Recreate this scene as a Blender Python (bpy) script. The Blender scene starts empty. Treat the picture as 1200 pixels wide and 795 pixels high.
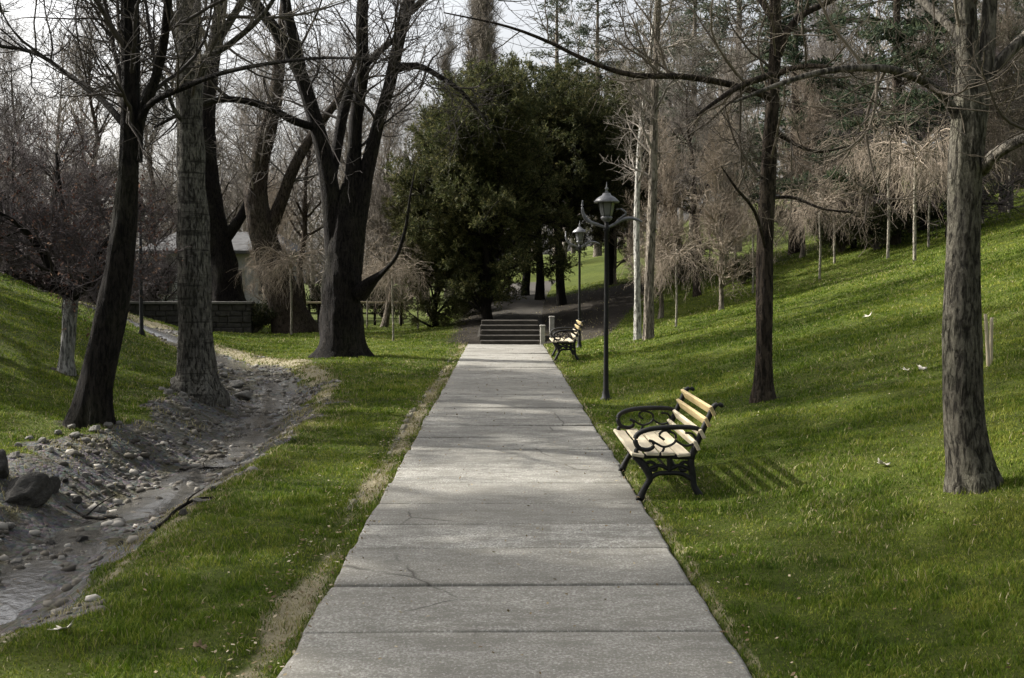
import bpy, math, random
import numpy as np
from mathutils import Matrix, Vector, Euler
R = math.radians
C = bpy.context.scene.collection
scene = bpy.context.scene

# ------------------------------------------------------------------ camera, world, sun, exposure
F = 1400.0                       # focal length in photo pixels (photo is 1200 x 795)
cam_d = bpy.data.cameras.new('camera'); cam = bpy.data.objects.new('camera', cam_d); C.objects.link(cam)
cam.location = (0, 0, 1.7)
cam.rotation_euler = Euler((R(90 - 2.76), 0, R(-0.41)), 'XYZ')
cam_d.lens = 42.0; cam_d.sensor_width = 36.0; cam_d.clip_end = 3000; cam_d.clip_start = 0.05
scene.camera = cam

SUN_EL, SUN_AZ = 38.0, 22.0      # azimuth: degrees from -X towards +Y
sd = Vector((-math.cos(R(SUN_EL)) * math.cos(R(SUN_AZ)), math.cos(R(SUN_EL)) * math.sin(R(SUN_AZ)), math.sin(R(SUN_EL))))
w = bpy.data.worlds.new('World'); scene.world = w; w.use_nodes = True
nt = w.node_tree; bg = nt.nodes['Background']
sky = nt.nodes.new('ShaderNodeTexSky'); sky.sky_type = 'NISHITA'; sky.sun_disc = False
sky.sun_elevation = R(SUN_EL); sky.sun_rotation = math.atan2(sd.x, sd.y)
sky.dust_density = 7.0; sky.air_density = 1.0
hs = nt.nodes.new('ShaderNodeHueSaturation'); hs.inputs['Saturation'].default_value = 0.3
nt.links.new(sky.outputs[0], hs.inputs['Color']); nt.links.new(hs.outputs[0], bg.inputs['Color'])
bg.inputs['Strength'].default_value = 0.15
sl = bpy.data.lights.new('sun', 'SUN'); sl.energy = 5.0; sl.angle = R(0.8); sl.color = (1.0, 0.96, 0.89)
so = bpy.data.objects.new('sun', sl); C.objects.link(so); so.rotation_euler = sd.to_track_quat('Z', 'Y').to_euler()
scene.view_settings.view_transform = 'Standard'; scene.view_settings.look = 'None'
scene.view_settings.gamma = 1.0; scene.view_settings.exposure = 0.92; scene.view_settings.use_curve_mapping = False
scene.render.resolution_x = 1024; scene.render.resolution_y = 678
scene.render.engine = 'CYCLES'

rng = np.random.default_rng(11)
random.seed(5)

# ------------------------------------------------------------------ helpers: mesh, tags
class MB:
    def __init__(s): s.v = []; s.f = []; s.n = 0; s.sm = []
    def add(s, v, f, smooth=True):
        v = np.asarray(v, float).reshape(-1, 3); f = np.asarray(f, int)
        s.v.append(v); s.f.append(f + s.n); s.n += len(v); s.sm.append(np.full(len(f), smooth))
    def build(s, name, m, parent=None, attrs=None):
        me = bpy.data.meshes.new(name)
        V = np.concatenate(s.v); me.vertices.add(len(V)); me.vertices.foreach_set('co', V.astype(np.float32).ravel())
        tot = np.concatenate([np.full(len(f), f.shape[1]) for f in s.f])
        loops = np.concatenate([f.ravel() for f in s.f])
        st = np.concatenate([[0], np.cumsum(tot)[:-1]])
        me.loops.add(len(loops)); me.loops.foreach_set('vertex_index', loops.astype(np.int32))
        me.polygons.add(len(tot)); me.polygons.foreach_set('loop_start', st.astype(np.int32))
        me.polygons.foreach_set('use_smooth', np.concatenate(s.sm))
        me.update(calc_edges=True)
        if attrs:
            for k, a in attrs.items():
                at_ = me.attributes.new(k, 'FLOAT', 'POINT'); at_.data.foreach_set('value', np.asarray(a, np.float32))
        for mm in (m if isinstance(m, (list, tuple)) else [m]): me.materials.append(mm)
        o = bpy.data.objects.new(name, me); C.objects.link(o)
        if parent: o.parent = parent
        return o
def nrm(a): return a / np.maximum(np.linalg.norm(a, axis=-1, keepdims=True), 1e-9)
def tag(o, label=None, cat=None, group=None, kind=None):
    if label: o['label'] = label
    if cat: o['category'] = cat
    if group: o['group'] = group
    if kind: o['kind'] = kind
    return o
def thing(name, loc, label, cat, group=None, rz=0, sc=1):
    o = bpy.data.objects.new(name, None); C.objects.link(o); o.location = loc; o.rotation_euler = (0, 0, rz)
    o.scale = (sc, sc, sc); o.empty_display_size = .1
    return tag(o, label, cat, group)
def dup(root, loc, rz, sc, label, group=None):
    r = root.copy(); C.objects.link(r); r.location = loc; r.rotation_euler = (0, 0, rz)
    r.scale = sc if isinstance(sc, tuple) else (sc, sc, sc)
    r['label'] = label
    if group: r['group'] = group
    for ch in list(root.children):
        c = ch.copy(); C.objects.link(c); c.parent = r
        for g in list(ch.children):
            d = g.copy(); C.objects.link(d); d.parent = c
    return r
def recenter(o, loc):                                  # world-built mesh: put its origin at loc
    o.data.transform(Matrix.Translation(-Vector(loc))); o.location = loc
BOXF = np.array([[0,3,2,1],[4,5,6,7],[0,1,5,4],[1,2,6,5],[2,3,7,6],[3,0,4,7]])
def box(mb, x0, x1, y0, y1, z0, z1, M=None, bev=0.0):
    if bev > 0:
        b = bev
        # chamfered box: 24 verts
        vs = []; 
        import itertools
        idx = {}
        for sx, sy, sz in itertools.product((0,1),(0,1),(0,1)):
            for ax in range(3):
                p = [x1 if sx else x0, y1 if sy else y0, z1 if sz else z0]
                sg = (sx, sy, sz)
                for k in range(3):
                    if k != ax: p[k] += -b if sg[k] else b
                idx[(sx,sy,sz,ax)] = len(vs); vs.append(p)
        q = []
        for ax in range(3):
            o1, o2 = [k for k in range(3) if k != ax]
            for s in (0,1):
                ring = []
                for a, c in ((0,0),(1,0),(1,1),(0,1)):
                    sg = [0,0,0]; sg[ax] = s; sg[o1] = a; sg[o2] = c
                    ring.append(idx[(*sg, ax)])
                q.append(ring if (s == 1) ^ (ax == 1) else ring[::-1])
        for ax in range(3):
            o1, o2 = [k for k in range(3) if k != ax]
            for a, c in ((0,0),(1,0),(0,1),(1,1)):
                s0 = [0,0,0]; s0[o1] = a; s0[o2] = c; s1 = list(s0); s1[ax] = 1
                q.append([idx[(*s0,o1)], idx[(*s1,o1)], idx[(*s1,o2)], idx[(*s0,o2)]])
        t = [[idx[(sx,sy,sz,0)], idx[(sx,sy,sz,1)], idx[(sx,sy,sz,2)]] for sx, sy, sz in itertools.product((0,1),(0,1),(0,1))]
        v = np.array(vs)
        if M is not None: v = v @ np.array(M.to_3x3()).T + np.array(M.translation)
        n0 = mb.n; mb.add(v, np.array(q), False)
        mb.f.append(np.array(t) + n0); mb.sm.append(np.full(len(t), False))
        return
    v = np.array([[x0,y0,z0],[x1,y0,z0],[x1,y1,z0],[x0,y1,z0],[x0,y0,z1],[x1,y0,z1],[x1,y1,z1],[x0,y1,z1]], float)
    if M is not None: v = v @ np.array(M.to_3x3()).T + np.array(M.translation)
    mb.add(v, BOXF, False)
def lathe(mb, prof, n=16, c=(0,0,0), smooth=True):
    a = np.linspace(0, 2*np.pi, n, endpoint=False)
    P = np.array(prof, float)
    V = np.stack([P[:,None,0]*np.cos(a)+c[0], P[:,None,0]*np.sin(a)+c[1], np.repeat(P[:,None,1], n, 1)+c[2]], -1)
    K = len(P); i = np.arange(K-1)[:,None]; j = np.arange(n)[None]
    f = np.stack([i*n+j, i*n+(j+1)%n, (i+1)*n+(j+1)%n, (i+1)*n+j], -1).reshape(-1,4)
    mb.add(V.reshape(-1,3), f, smooth)
def tubes(mb, P, Rr, S, rough=None, capend=False):
    """P (N,K,3) centre lines, Rr (N,K) radii"""
    N, K, _ = P.shape
    T = np.gradient(P, axis=1); T = nrm(T)
    mean = nrm(P[:, -1] - P[:, 0])
    ref = np.where(np.abs(mean[:, 2:3]) > .8, np.array([[1., 0, 0]]), np.array([[0, 0, 1.]]))
    ref = np.repeat(ref[:, None], K, 1)
    U = nrm(np.cross(T, ref)); W = np.cross(T, U)
    a = np.linspace(0, 2*np.pi, S, endpoint=False)
    rad = Rr[:, :, None] * np.ones(S)
    if rough is not None: rad = rad * rough(P, a)
    V = P[:, :, None] + rad[..., None] * (U[:, :, None] * np.cos(a)[None, None, :, None] + W[:, :, None] * np.sin(a)[None, None, :, None])
    n = np.arange(N)[:, None, None] * K * S; i = np.arange(K-1)[None, :, None]; j = np.arange(S)[None, None]
    f = np.stack([n+i*S+j, n+i*S+(j+1) % S, n+(i+1)*S+(j+1) % S, n+(i+1)*S+j], -1).reshape(-1, 4)
    mb.add(V.reshape(-1, 3), f[:, ::-1])
def resample(pts, K):
    """Catmull-Rom through rows of pts (any width) -> K rows"""
    P = np.asarray(pts, float)
    P = np.vstack([2*P[0]-P[1], P, 2*P[-1]-P[-2]])
    seg = np.linalg.norm(np.diff(P[1:-1, :3], axis=0), axis=1); cum = np.concatenate([[0], np.cumsum(seg)])
    s = np.linspace(0, cum[-1], K)
    i = np.clip(np.searchsorted(cum, s, 'right')-1, 0, len(seg)-1)
    t = ((s-cum[i])/np.maximum(seg[i], 1e-9))[:, None]
    p0, p1, p2, p3 = P[i], P[i+1], P[i+2], P[i+3]
    return .5*((2*p1)+(-p0+p2)*t+(2*p0-5*p1+4*p2-p3)*t**2+(-p0+3*p1-3*p2+p3)*t**3)
def tube1(mb, pts, r, S=10, K=None, **kw):
    pts = np.asarray(pts, float)
    if np.isscalar(r): r = [r]*len(pts)
    q = resample(np.hstack([pts, np.array(r, float)[:, None]]), K or max(6, len(pts)*4))
    # end caps by collapsing radius
    q = np.vstack([q[:1], q, q[-1:]]); q[0, 3] = 1e-4; q[-1, 3] = 1e-4
    d0 = q[1, :3]-q[2, :3]; q[0, :3] = q[1, :3]+d0*.02; d1 = q[-2, :3]-q[-3, :3]; q[-1, :3] = q[-2, :3]+d1*.02
    tubes(mb, q[None, :, :3], q[None, :, 3], S, **kw)

# value noise in numpy
_perm = np.random.default_rng(3).random((256, 256))
def vnoise(x, y):
    xi = np.floor(x).astype(int); yi = np.floor(y).astype(int); fx = x-xi; fy = y-yi
    fx = fx*fx*(3-2*fx); fy = fy*fy*(3-2*fy)
    g = lambda a, b: _perm[a % 256, b % 256]
    return (g(xi, yi)*(1-fx)+g(xi+1, yi)*fx)*(1-fy)+(g(xi, yi+1)*(1-fx)+g(xi+1, yi+1)*fx)*fy-.5
def fbm(x, y, s=1., o=4):
    v = 0; a = 1
    for k in range(o): v = v+a*vnoise(x*s+k*17.3, y*s+k*9.1); s *= 2.03; a *= .5
    return v
def ss(a, b, x): t = np.clip((x-a)/(b-a), 0, 1); return t*t*(3-2*t)

# ------------------------------------------------------------------ terrain
PX0, PX1, PEND = -0.95, 1.06, 31.8
DITCH = np.array([(-3.9, -20), (-3.6, 0), (-3.35, 8), (-3.4, 15), (-3.9, 20), (-5.2, 24.5), (-8.0, 28.5), (-12, 32), (-19, 35), (-40, 40)])
def ditch(x, y):
    """distance to the ditch line, signed: positive on the path side; and y along it"""
    best = np.full(np.shape(x), 1e9); sg = np.ones(np.shape(x))
    for a, b in zip(DITCH[:-1], DITCH[1:]):
        d = b-a; L = (d**2).sum(); t = np.clip(((x-a[0])*d[0]+(y-a[1])*d[1])/L, 0, 1)
        ex = x-(a[0]+t*d[0]); ey = y-(a[1]+t*d[1]); dd = np.hypot(ex, ey)
        s = np.sign(d[1]*ex-d[0]*ey); m = dd < best
        best = np.where(m, dd, best); sg = np.where(m, s, sg)
    return best, sg
def softp(t, w): return (np.sqrt(t*t+w*w)+t)/2
def tz(x, y):
    x = np.asarray(x, float); y = np.asarray(y, float)
    hr = softp(x-1.75, .6); hr = np.where(hr > 20, 20+(hr-20)/(1+(hr-20)/30), hr)
    z = .235*hr+.0030*np.minimum(hr, 26)**2 - .012
    zr = .093*softp(y-32.6, 1.)*ss(-4, 0.3, x)*(1-.55*ss(3, 12, x))
    z = z+np.where(zr > 2.2, 2.2+(zr-2.2)*.25, zr)
    hl = softp(-x-5.5-.22*softp(y-23, 2.), .8); hl = np.where(hl > 10, 10+(hl-10)/(1+(hl-10)/20), hl)
    z = z+.33*hl*ss(-6, 3, y)*(1-.85*ss(31, 40, y))
    d, s = ditch(x, y)
    wob = .18*fbm(x, y, .9, 3)
    dep = .38-.20*ss(17, 24, y)
    z = z-dep*(1-ss(.25, 1.15, d+wob))
    # stepped little dead bank on the far side
    off = ss(.0, .6, np.abs(x-.055)-1.05)
    z = z+off*(.09*fbm(x, y, .35, 3)+.025*fbm(x+9, y, 2.2, 3))
    rough = (1-ss(1.2, 2.2, d))
    z = z+rough*.05*fbm(x, y, 3.5, 3)
    inp = (1-ss(0, .05, np.maximum(PX0+.02-x, x-PX1+.02)))*(y < PEND+.05)
    z = z-.07*inp
    z = z-.035*np.exp(-((x+1.12)/.10)**2)*(y < PEND)
    return z
def masks(x, y):
    d, s = ditch(x, y)
    n = fbm(x, y, 1.3, 4)
    lim = np.where(s > 0, .92, 1.15-.1*ss(15, 20, y)-.1*ss(24, 30, y)+.45*(1-ss(9, 13, y)))
    grav = 1-ss(-.12, .25, d-lim+.75*n)
    verge = np.exp(-((x+1.09+.05*vnoise(y*.8,y*0+2))/.12)**2)*(y < PEND)*np.clip(1.0+1.6*fbm(x*2, y, .8, 3), .35, 1.4)+ .6*np.exp(-((x-1.09)/.06)**2)*(y < PEND)
    verge = np.maximum(verge, (s > 0)*np.exp(-((d-.98)/(.16+.25*ss(16, 24, y)))**2)*np.clip(.9+1.2*n, .3, 1)*(.6+.35*ss(13, 18, y)))
    verge = np.clip(verge, 0, 1)
    grav = grav*(1-.75*(verge > .5)*(s > 0)*(d > .6))
    soil = ss(-2.4, -.6, x)*(1-ss(2.6+.25*(y-33), 3.6+.25*(y-33), x))*ss(PEND-.2, PEND+.2, y)*(1-ss(42.5, 45, y+1.2*n))
    # worn bare rings at tree feet
    for (tx, ty, tr) in FEET: soil = np.maximum(soil, .8*(1-ss(tr*.6, tr*1.5, np.hypot(x-tx, y-ty)+.9*n*tr)))
    return grav, verge, soil
FEET = []
_Rm = np.array(cam.rotation_euler.to_matrix())
def ray(px, py):
    d = _Rm @ np.array([(px-600)/F, -(py-397.5)/F, -1.]); return d/d[1]
def at(px, py, Y): return np.array([0, 0, 1.7])+ray(px, py)*Y
def G(px, py, y0=4., y1=120):
    d = ray(px, py); Y = np.arange(y0, y1, .05)
    P = np.array([0, 0, 1.7])+d[None]*Y[:, None]
    h = P[:, 2]-tz(P[:, 0], P[:, 1]); i = np.argmax(h < 0)
    p = P[i]; p[2] = tz(p[0], p[1]); return p
def ground_z(x, y): return float(tz(x, y))

# ------------------------------------------------------------------ materials
def mat(name, rough=.8, spec=.3):
    m = bpy.data.materials.new(name); m.use_nodes = True
    b = m.node_tree.nodes['Principled BSDF']; b.inputs['Roughness'].default_value = rough
    b.inputs['Specular IOR Level'].default_value = spec
    return m, m.node_tree, b
def N(t, typ, **kw):
    n = t.nodes.new(typ)
    for k, v in kw.items():
        if k in n.inputs: n.inputs[k].default_value = v
        else: setattr(n, k, v)
    return n
def ramp(t, src, stops):
    r = t.nodes.new('ShaderNodeValToRGB'); t.links.new(src, r.inputs[0])
    e = r.color_ramp.elements
    while len(e) < len(stops): e.new(.5)
    for el, (p, c) in zip(e, stops):
        el.position = p; el.color = (*c, 1) if len(c) == 3 else c
    return r.outputs[0]
def mix(t, f, a, b, mode='MIX'):
    m = t.nodes.new('ShaderNodeMix'); m.data_type = 'RGBA'; m.blend_type = mode
    for s, v in ((m.inputs[0], f), (m.inputs[6], a), (m.inputs[7], b)):
        if hasattr(v, 'links') or hasattr(v, 'is_linked'): t.links.new(v, s)
        else: s.default_value = v if not isinstance(v, tuple) else ((*v, 1) if len(v) == 3 else v)
    return m.outputs[2]
def coords(t, scale=(1, 1, 1), kind='Object'):
    tc = t.nodes.new('ShaderNodeTexCoord'); mp = t.nodes.new('ShaderNodeMapping'); mp.inputs['Scale'].default_value = scale
    t.links.new(tc.outputs[kind], mp.inputs[0]); return mp.outputs[0]
def noise(t, vec, s, det=6, ro=.6):
    n = N(t, 'ShaderNodeTexNoise', Scale=s, Detail=det, Roughness=ro)
    if vec is not None: t.links.new(vec, n.inputs['Vector'])
    return n.outputs['Fac']
def bump(t, b, h, st=.5, dist=.02, prev=None):
    n = N(t, 'ShaderNodeBump', Strength=st, Distance=dist); t.links.new(h, n.inputs['Height'])
    if prev: t.links.new(prev, n.inputs['Normal'])
    t.links.new(n.outputs[0], b.inputs['Normal']); return n.outputs[0]
def mul(t, a, b, op='MULTIPLY'):
    n = t.nodes.new('ShaderNodeMath'); n.operation = op
    for s, v in ((n.inputs[0], a), (n.inputs[1], b)):
        if hasattr(v, 'is_linked'): t.links.new(v, s)
        else: s.default_value = v
    return n.outputs[0]

def bark(name, dark, light, rings=0, moss=0.0, fine=1.0):
    m, t, b = mat(name, .92, .15)
    v1 = N(t, 'ShaderNodeTexNoise', Scale=2.4*fine, Detail=7., Roughness=.62, Distortion=.6); t.links.new(coords(t, (12, 12, 3.0)), v1.inputs['Vector'])
    ridge = ramp(t, v1.outputs['Fac'], [(.38, (0, 0, 0)), (.45, (.5, .5, .5)), (.52, (1, 1, 1))])
    n1 = noise(t, coords(t, (6, 6, 3)), 7*fine, 8, .75)
    big = noise(t, coords(t, (1, 1, .6)), 1.6, 4)
    col = mix(t, ramp(t, n1, [(.3, (0, 0, 0)), (.72, (1, 1, 1))]), dark, light)
    col = mix(t, ramp(t, big, [(.4, (.55, .55, .55)), (.6, (0, 0, 0))]), col, dark)
    col = mix(t, ridge, tuple(c*.4 for c in dark), col)
    if rings:
        rn = noise(t, coords(t, (.7, .7, 9)), 1.2*rings, 5, .65)
        col = mix(t, ramp(t, rn, [(.54, (0, 0, 0)), (.62, (.85, .85, .85))]), col, tuple(c*.5 for c in dark))
    if moss:
        mn = ramp(t, big, [(.5, (0, 0, 0)), (.7, (moss,)*3)])
        col = mix(t, mn, col, (.06, .07, .025))
    t.links.new(col, b.inputs['Base Color'])
    h = mul(t, ridge, n1, 'ADD')
    bump(t, b, h, 1., .03)
    return m
def N_out(t, vec, s):
    n = N(t, 'ShaderNodeTexNoise', Scale=s, Detail=3.); t.links.new(vec, n.inputs['Vector']); return n.outputs['Color']
def twigmat(name, a, bcol):
    m, t, b = mat(name, .8, .25)
    g = t.nodes.new('ShaderNodeNewGeometry')
    n = noise(t, coords(t), .9, 3)
    f = mul(t, g.outputs['Random Per Island'], n, 'ADD')
    t.links.new(ramp(t, mul(t, f, .6), [(.2, a), (.75, bcol)]), b.inputs['Base Color'])
    return m
def leafmat(name, a, bcol, c=None, trans=.35, patch=False):
    m, t, b = mat(name, .7, .15)
    g = t.nodes.new('ShaderNodeNewGeometry')
    n = noise(t, coords(t), 1.1, 3)
    f = mul(t, mul(t, g.outputs['Random Per Island'], .55), mul(t, n, .6), 'ADD')
    if patch:
        n2 = noise(t, coords(t), .35, 3, .6); n3 = noise(t, coords(t), 5., 3, .6)
        f = mul(t, f, mul(t, mul(t, mul(t, n2, -.5, 'ADD'), .9), mul(t, mul(t, n3, -.5, 'ADD'), .9), 'ADD'), 'ADD')
    st = [(.2, a), (.62, bcol)]
    if c: st.append((.85, c))
    col = ramp(t, f, st); t.links.new(col, b.inputs['Base Color'])
    tr = t.nodes.new('ShaderNodeBsdfTranslucent'); t.links.new(col, tr.inputs['Color'])
    ms = t.nodes.new('ShaderNodeMixShader'); ms.inputs[0].default_value = trans
    t.links.new(b.outputs[0], ms.inputs[1]); t.links.new(tr.outputs[0], ms.inputs[2])
    t.links.new(ms.outputs[0], t.nodes['Material Output'].inputs[0])
    return m

M = {}
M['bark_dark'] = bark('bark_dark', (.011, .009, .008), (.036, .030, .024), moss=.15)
M['bark_poplar'] = bark('bark_poplar', (.065, .06, .051), (.27, .255, .22), rings=1, moss=.1)
M['bark_brown'] = bark('bark_brown', (.035, .026, .019), (.10, .078, .058), moss=.15)
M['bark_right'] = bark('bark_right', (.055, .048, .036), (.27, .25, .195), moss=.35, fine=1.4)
M['bark_pale'] = bark('bark_pale', (.30, .27, .21), (.52, .48, .40), fine=1.5)
M['bark_white'] = bark('bark_white', (.24, .235, .22), (.50, .485, .45))
M['bark_limb_lit'] = bark('bark_limb_lit', (.09, .08, .065), (.30, .27, .22))  # limb bark paler than its trunk: sunlight on the limbs put into the colour
M['bark_tan'] = bark('bark_tan', (.16, .135, .105), (.34, .30, .24))
M['bark_birch'] = bark('bark_birch', (.40, .385, .34), (.70, .68, .62))
M['twig_dark'] = twigmat('twig_dark', (.014, .012, .010), (.06, .050, .042))
M['twig_grey'] = twigmat('twig_grey', (.05, .043, .036), (.24, .21, .175))
M['twig_near'] = twigmat('twig_near', (.03, .024, .018), (.14, .115, .085))
M['twig_brown'] = twigmat('twig_brown', (.05, .043, .037), (.20, .175, .15))
M['twig_straw'] = twigmat('twig_straw', (.065, .053, .040), (.27, .22, .165))
M['twig_pink'] = twigmat('twig_pink', (.022, .018, .018), (.11, .090, .088))
M['cypress'] = leafmat('cypress', (.015, .021, .008), (.042, .049, .017), (.11, .10, .04))
M['cypress_mid'] = leafmat('cypress_mid', (.018, .026, .010), (.058, .066, .024), (.14, .13, .052))
M['cypress_light'] = leafmat('cypress_light', (.03, .036, .014), (.075, .078, .03), (.15, .135, .06))
M['cedar'] = leafmat('cedar', (.012, .022, .013), (.04, .058, .032), (.09, .10, .055))
M['pine'] = leafmat('pine', (.02, .03, .022), (.06, .075, .05), (.11, .12, .08))
M['hedge'] = leafmat('hedge', (.01, .016, .008), (.04, .05, .02), (.09, .08, .04))
M['purple_leaf'] = leafmat('purple_leaf', (.02, .016, .018), (.06, .045, .048), (.17, .13, .125))
M['rust_leaf'] = leafmat('rust_leaf', (.05, .024, .022), (.12, .065, .05), (.26, .17, .12))
M['grass'] = leafmat('grass', (.032, .060, .006), (.098, .150, .010), (.225, .24, .042), trans=.3, patch=True)
M['dry_grass'] = leafmat('dry_grass', (.10, .10, .03), (.27, .24, .11), (.42, .37, .22), trans=.2)
M['dead_leaf'] = leafmat('dead_leaf', (.07, .045, .025), (.20, .15, .08), (.40, .35, .24), trans=.1)

def ground_material():
    m, t, b = mat('ground', .95, .12)
    n_big = noise(t, coords(t), .45, 5); n_mid = noise(t, coords(t), 3.0, 6, .65); n_fine = noise(t, coords(t), 28, 8, .75)
    def att(nm):
        a = t.nodes.new('ShaderNodeAttribute'); a.attribute_name = nm; return a.outputs['Fac']
    g = mix(t, ramp(t, n_mid, [(.3, (0, 0, 0)), (.7, (1, 1, 1))]), (.045, .064, .009), (.085, .110, .012))
    g = mix(t, ramp(t, n_big, [(.4, (0, 0, 0)), (.65, (.55, .55, .55))]), g, (.13, .15, .025))
    g = mix(t, ramp(t, n_fine, [(.3, (0, 0, 0)), (.75, (1, 1, 1))]), mix(t, 1., g, (.35, .35, .35), 'MULTIPLY'), g)
    vo = N(t, 'ShaderNodeTexVoronoi', Scale=26.); t.links.new(coords(t), vo.inputs['Vector'])
    vo2 = N(t, 'ShaderNodeTexVoronoi', Scale=9.); t.links.new(coords(t), vo2.inputs['Vector'])
    peb = mix(t, .6, mix(t, n_mid, (.045, .041, .036), (.15, .14, .125)), vo.outputs['Color'], 'OVERLAY')
    pg = t.nodes.new('ShaderNodeHueSaturation'); pg.inputs['Saturation'].default_value = .35; t.links.new(peb, pg.inputs['Color']); peb = pg.outputs[0]
    peb = mix(t, ramp(t, n_mid, [(.45, (0, 0, 0)), (.62, (1, 1, 1))]), peb, mix(t, n_fine, (.03, .026, .016), (.11, .10, .052)))
    dry = mix(t, n_fine, (.10, .085, .05), (.36, .32, .21))
    soil = mix(t, n_mid, (.014, .012, .009), (.052, .044, .034))
    def fac(a, amp=.7):
        x = mul(t, mul(t, n_mid, -.5, 'ADD'), amp)
        x = mul(t, att(a), x, 'ADD')
        return ramp(t, x, [(.38, (0, 0, 0)), (.6, (1, 1, 1))])
    col = mix(t, fac('soil'), g, soil); col = mix(t, fac('verge', 1.1), col, dry); col = mix(t, fac('gravel'), col, peb)
    t.links.new(col, b.inputs['Base Color'])
    rg_ = mul(t, att('gravel'), ramp(t, n_big, [(.42, (0, 0, 0)), (.58, (.5, .5, .5))])); t.links.new(mul(t, .95, rg_, 'SUBTRACT'), b.inputs['Roughness'])
    n1 = bump(t, b, n_fine, .9, .03)
    gb = mul(t, mul(t, vo.outputs['Distance'], -1.), att('gravel'))
    bump(t, b, gb, .8, .03, n1)
    return m
M['ground'] = ground_material()

def concrete():
    m, t, b = mat('concrete', .9, .25)
    nb = noise(t, coords(t), .55, 5, .6); nm = noise(t, coords(t, (1, 2.2, 1)), 2.6, 7, .7); nf = noise(t, coords(t), 90, 4, .8); ng = noise(t, coords(t), 22, 6, .8)
    g = t.nodes.new('ShaderNodeNewGeometry')
    col = mix(t, g.outputs['Random Per Island'], (.265, .257, .228), (.43, .42, .378))
    col = mix(t, ramp(t, nb, [(.38, (0, 0, 0)), (.62, (.5, .5, .5))]), col, (.19, .18, .155))
    col = mix(t, ramp(t, nm, [(.46, (0, 0, 0)), (.60, (.8, .8, .8))]), col, (.125, .118, .098))
    col = mix(t, ramp(t, ng, [(.40, (.85, .85, .85)), (.54, (0, 0, 0))]), col, (.15, .142, .12))
    n60 = noise(t, coords(t, (1.5, 1, 1)), 48, 3, .7)
    col = mix(t, ramp(t, n60, [(.42, (.8, .8, .8)), (.55, (0, 0, 0))]), col, (.14, .132, .112))
    col = mix(t, ramp(t, n60, [(.58, (0, 0, 0)), (.70, (.7, .7, .7))]), col, (.44, .43, .40))
    col = mix(t, ramp(t, nf, [(.32, (.7, .7, .7)), (.5, (0, 0, 0))]), col, (.11, .105, .09))
    col = mix(t, ramp(t, nf, [(.6, (0, 0, 0)), (.75, (.6, .6, .6))]), col, (.42, .40, .36))
    vc = N(t, 'ShaderNodeTexVoronoi', Scale=.55); vc.feature = 'DISTANCE_TO_EDGE'
    t.links.new(mix(t, .12, coords(t), N_out(t, coords(t), 2.2)), vc.inputs['Vector'])
    ck = mul(t, ramp(t, vc.outputs['Distance'], [(.0, (1, 1, 1)), (.006, (0, 0, 0))]), ramp(t, nb, [(.50, (0, 0, 0)), (.56, (1, 1, 1))]))
    col = mix(t, mul(t, ck, .85), col, (.04, .036, .028))
    t.links.new(col, b.inputs['Base Color'])
    a = bump(t, b, nf, .5, .004); a2 = bump(t, b, ng, .4, .01, a); bump(t, b, nm, .35, .02, a2)
    return m
M['concrete'] = concrete()
def simple(name, c1, c2, s=6., rough=.8, met=0., bs=.4, bd=.01, sc=(1, 1, 1), spec=.3):
    m, t, b = mat(name, rough, spec); b.inputs['Metallic'].default_value = met
    n = noise(t, coords(t, sc), s, 7, .65)
    t.links.new(ramp(t, n, [(.3, c1), (.7, c2)]), b.inputs['Base Color']); bump(t, b, n, bs, bd); return m
M['stone'] = simple('stone', (.07, .064, .054), (.28, .265, .235), 7, .9, bs=.8, bd=.03)
M['stone_dark'] = simple('stone_dark', (.022, .02, .018), (.075, .07, .06), 6, .9, bs=.9, bd=.04)
M['iron'] = simple('iron', (.006, .006, .006), (.018, .018, .017), 30, .6, .0, .2, .002, spec=.2)
M['kerb'] = simple('kerb', (.09, .08, .055), (.22, .20, .15), 14, .95, bs=.9, bd=.02)
M['wood_yellow'] = simple('wood_yellow', (.29, .215, .10), (.50, .40, .21), 5, .45, bs=.2, bd=.003, sc=(6, .6, 6))
M['wood_pale'] = simple('wood_pale', (.36, .31, .215), (.52, .46, .34), 5, .5, bs=.2, bd=.003, sc=(6, .6, 6))
M['stone_step'] = simple('stone_step', (.024, .021, .017), (.062, .054, .043), 9, .9, bs=.5)
M['pillar'] = simple('pillar', (.20, .19, .165), (.40, .38, .335), 12, .85, bs=.4)
M['plaster'] = simple('plaster', (.24, .24, .245), (.36, .36, .36), 2, .9, bs=.2)
M['coping'] = simple('coping', (.09, .085, .075), (.20, .19, .17), 12, .9, bs=.5)
M['roofing'] = simple('roofing', (.045, .045, .045), (.09, .09, .09), 4, .8)
M['stake'] = simple('stake', (.28, .23, .15), (.48, .42, .30), 12, .9, sc=(5, 5, .6))
M['glass'] = simple('glass', (.07, .075, .08), (.14, .14, .14), 3, .25, bs=.0, spec=.6)
M['lamp_metal'] = simple('lamp_metal', (.07, .07, .075), (.17, .17, .17), 20, .45, .2, .1, .002, spec=.7)  # greyer than the post iron; lit highlights on the arms put into the colour
M['window'] = simple('window', (.02, .022, .025), (.05, .05, .055), 2, .15, bs=.0, spec=.8)
m_, t_, b_ = mat('water', .06, .5); b_.inputs['Base Color'].default_value = (.085, .08, .07, 1)
bump(t_, b_, noise(t_, coords(t_, (1, .6, 1)), 14, 4), .35, .02); M['water'] = m_

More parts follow.
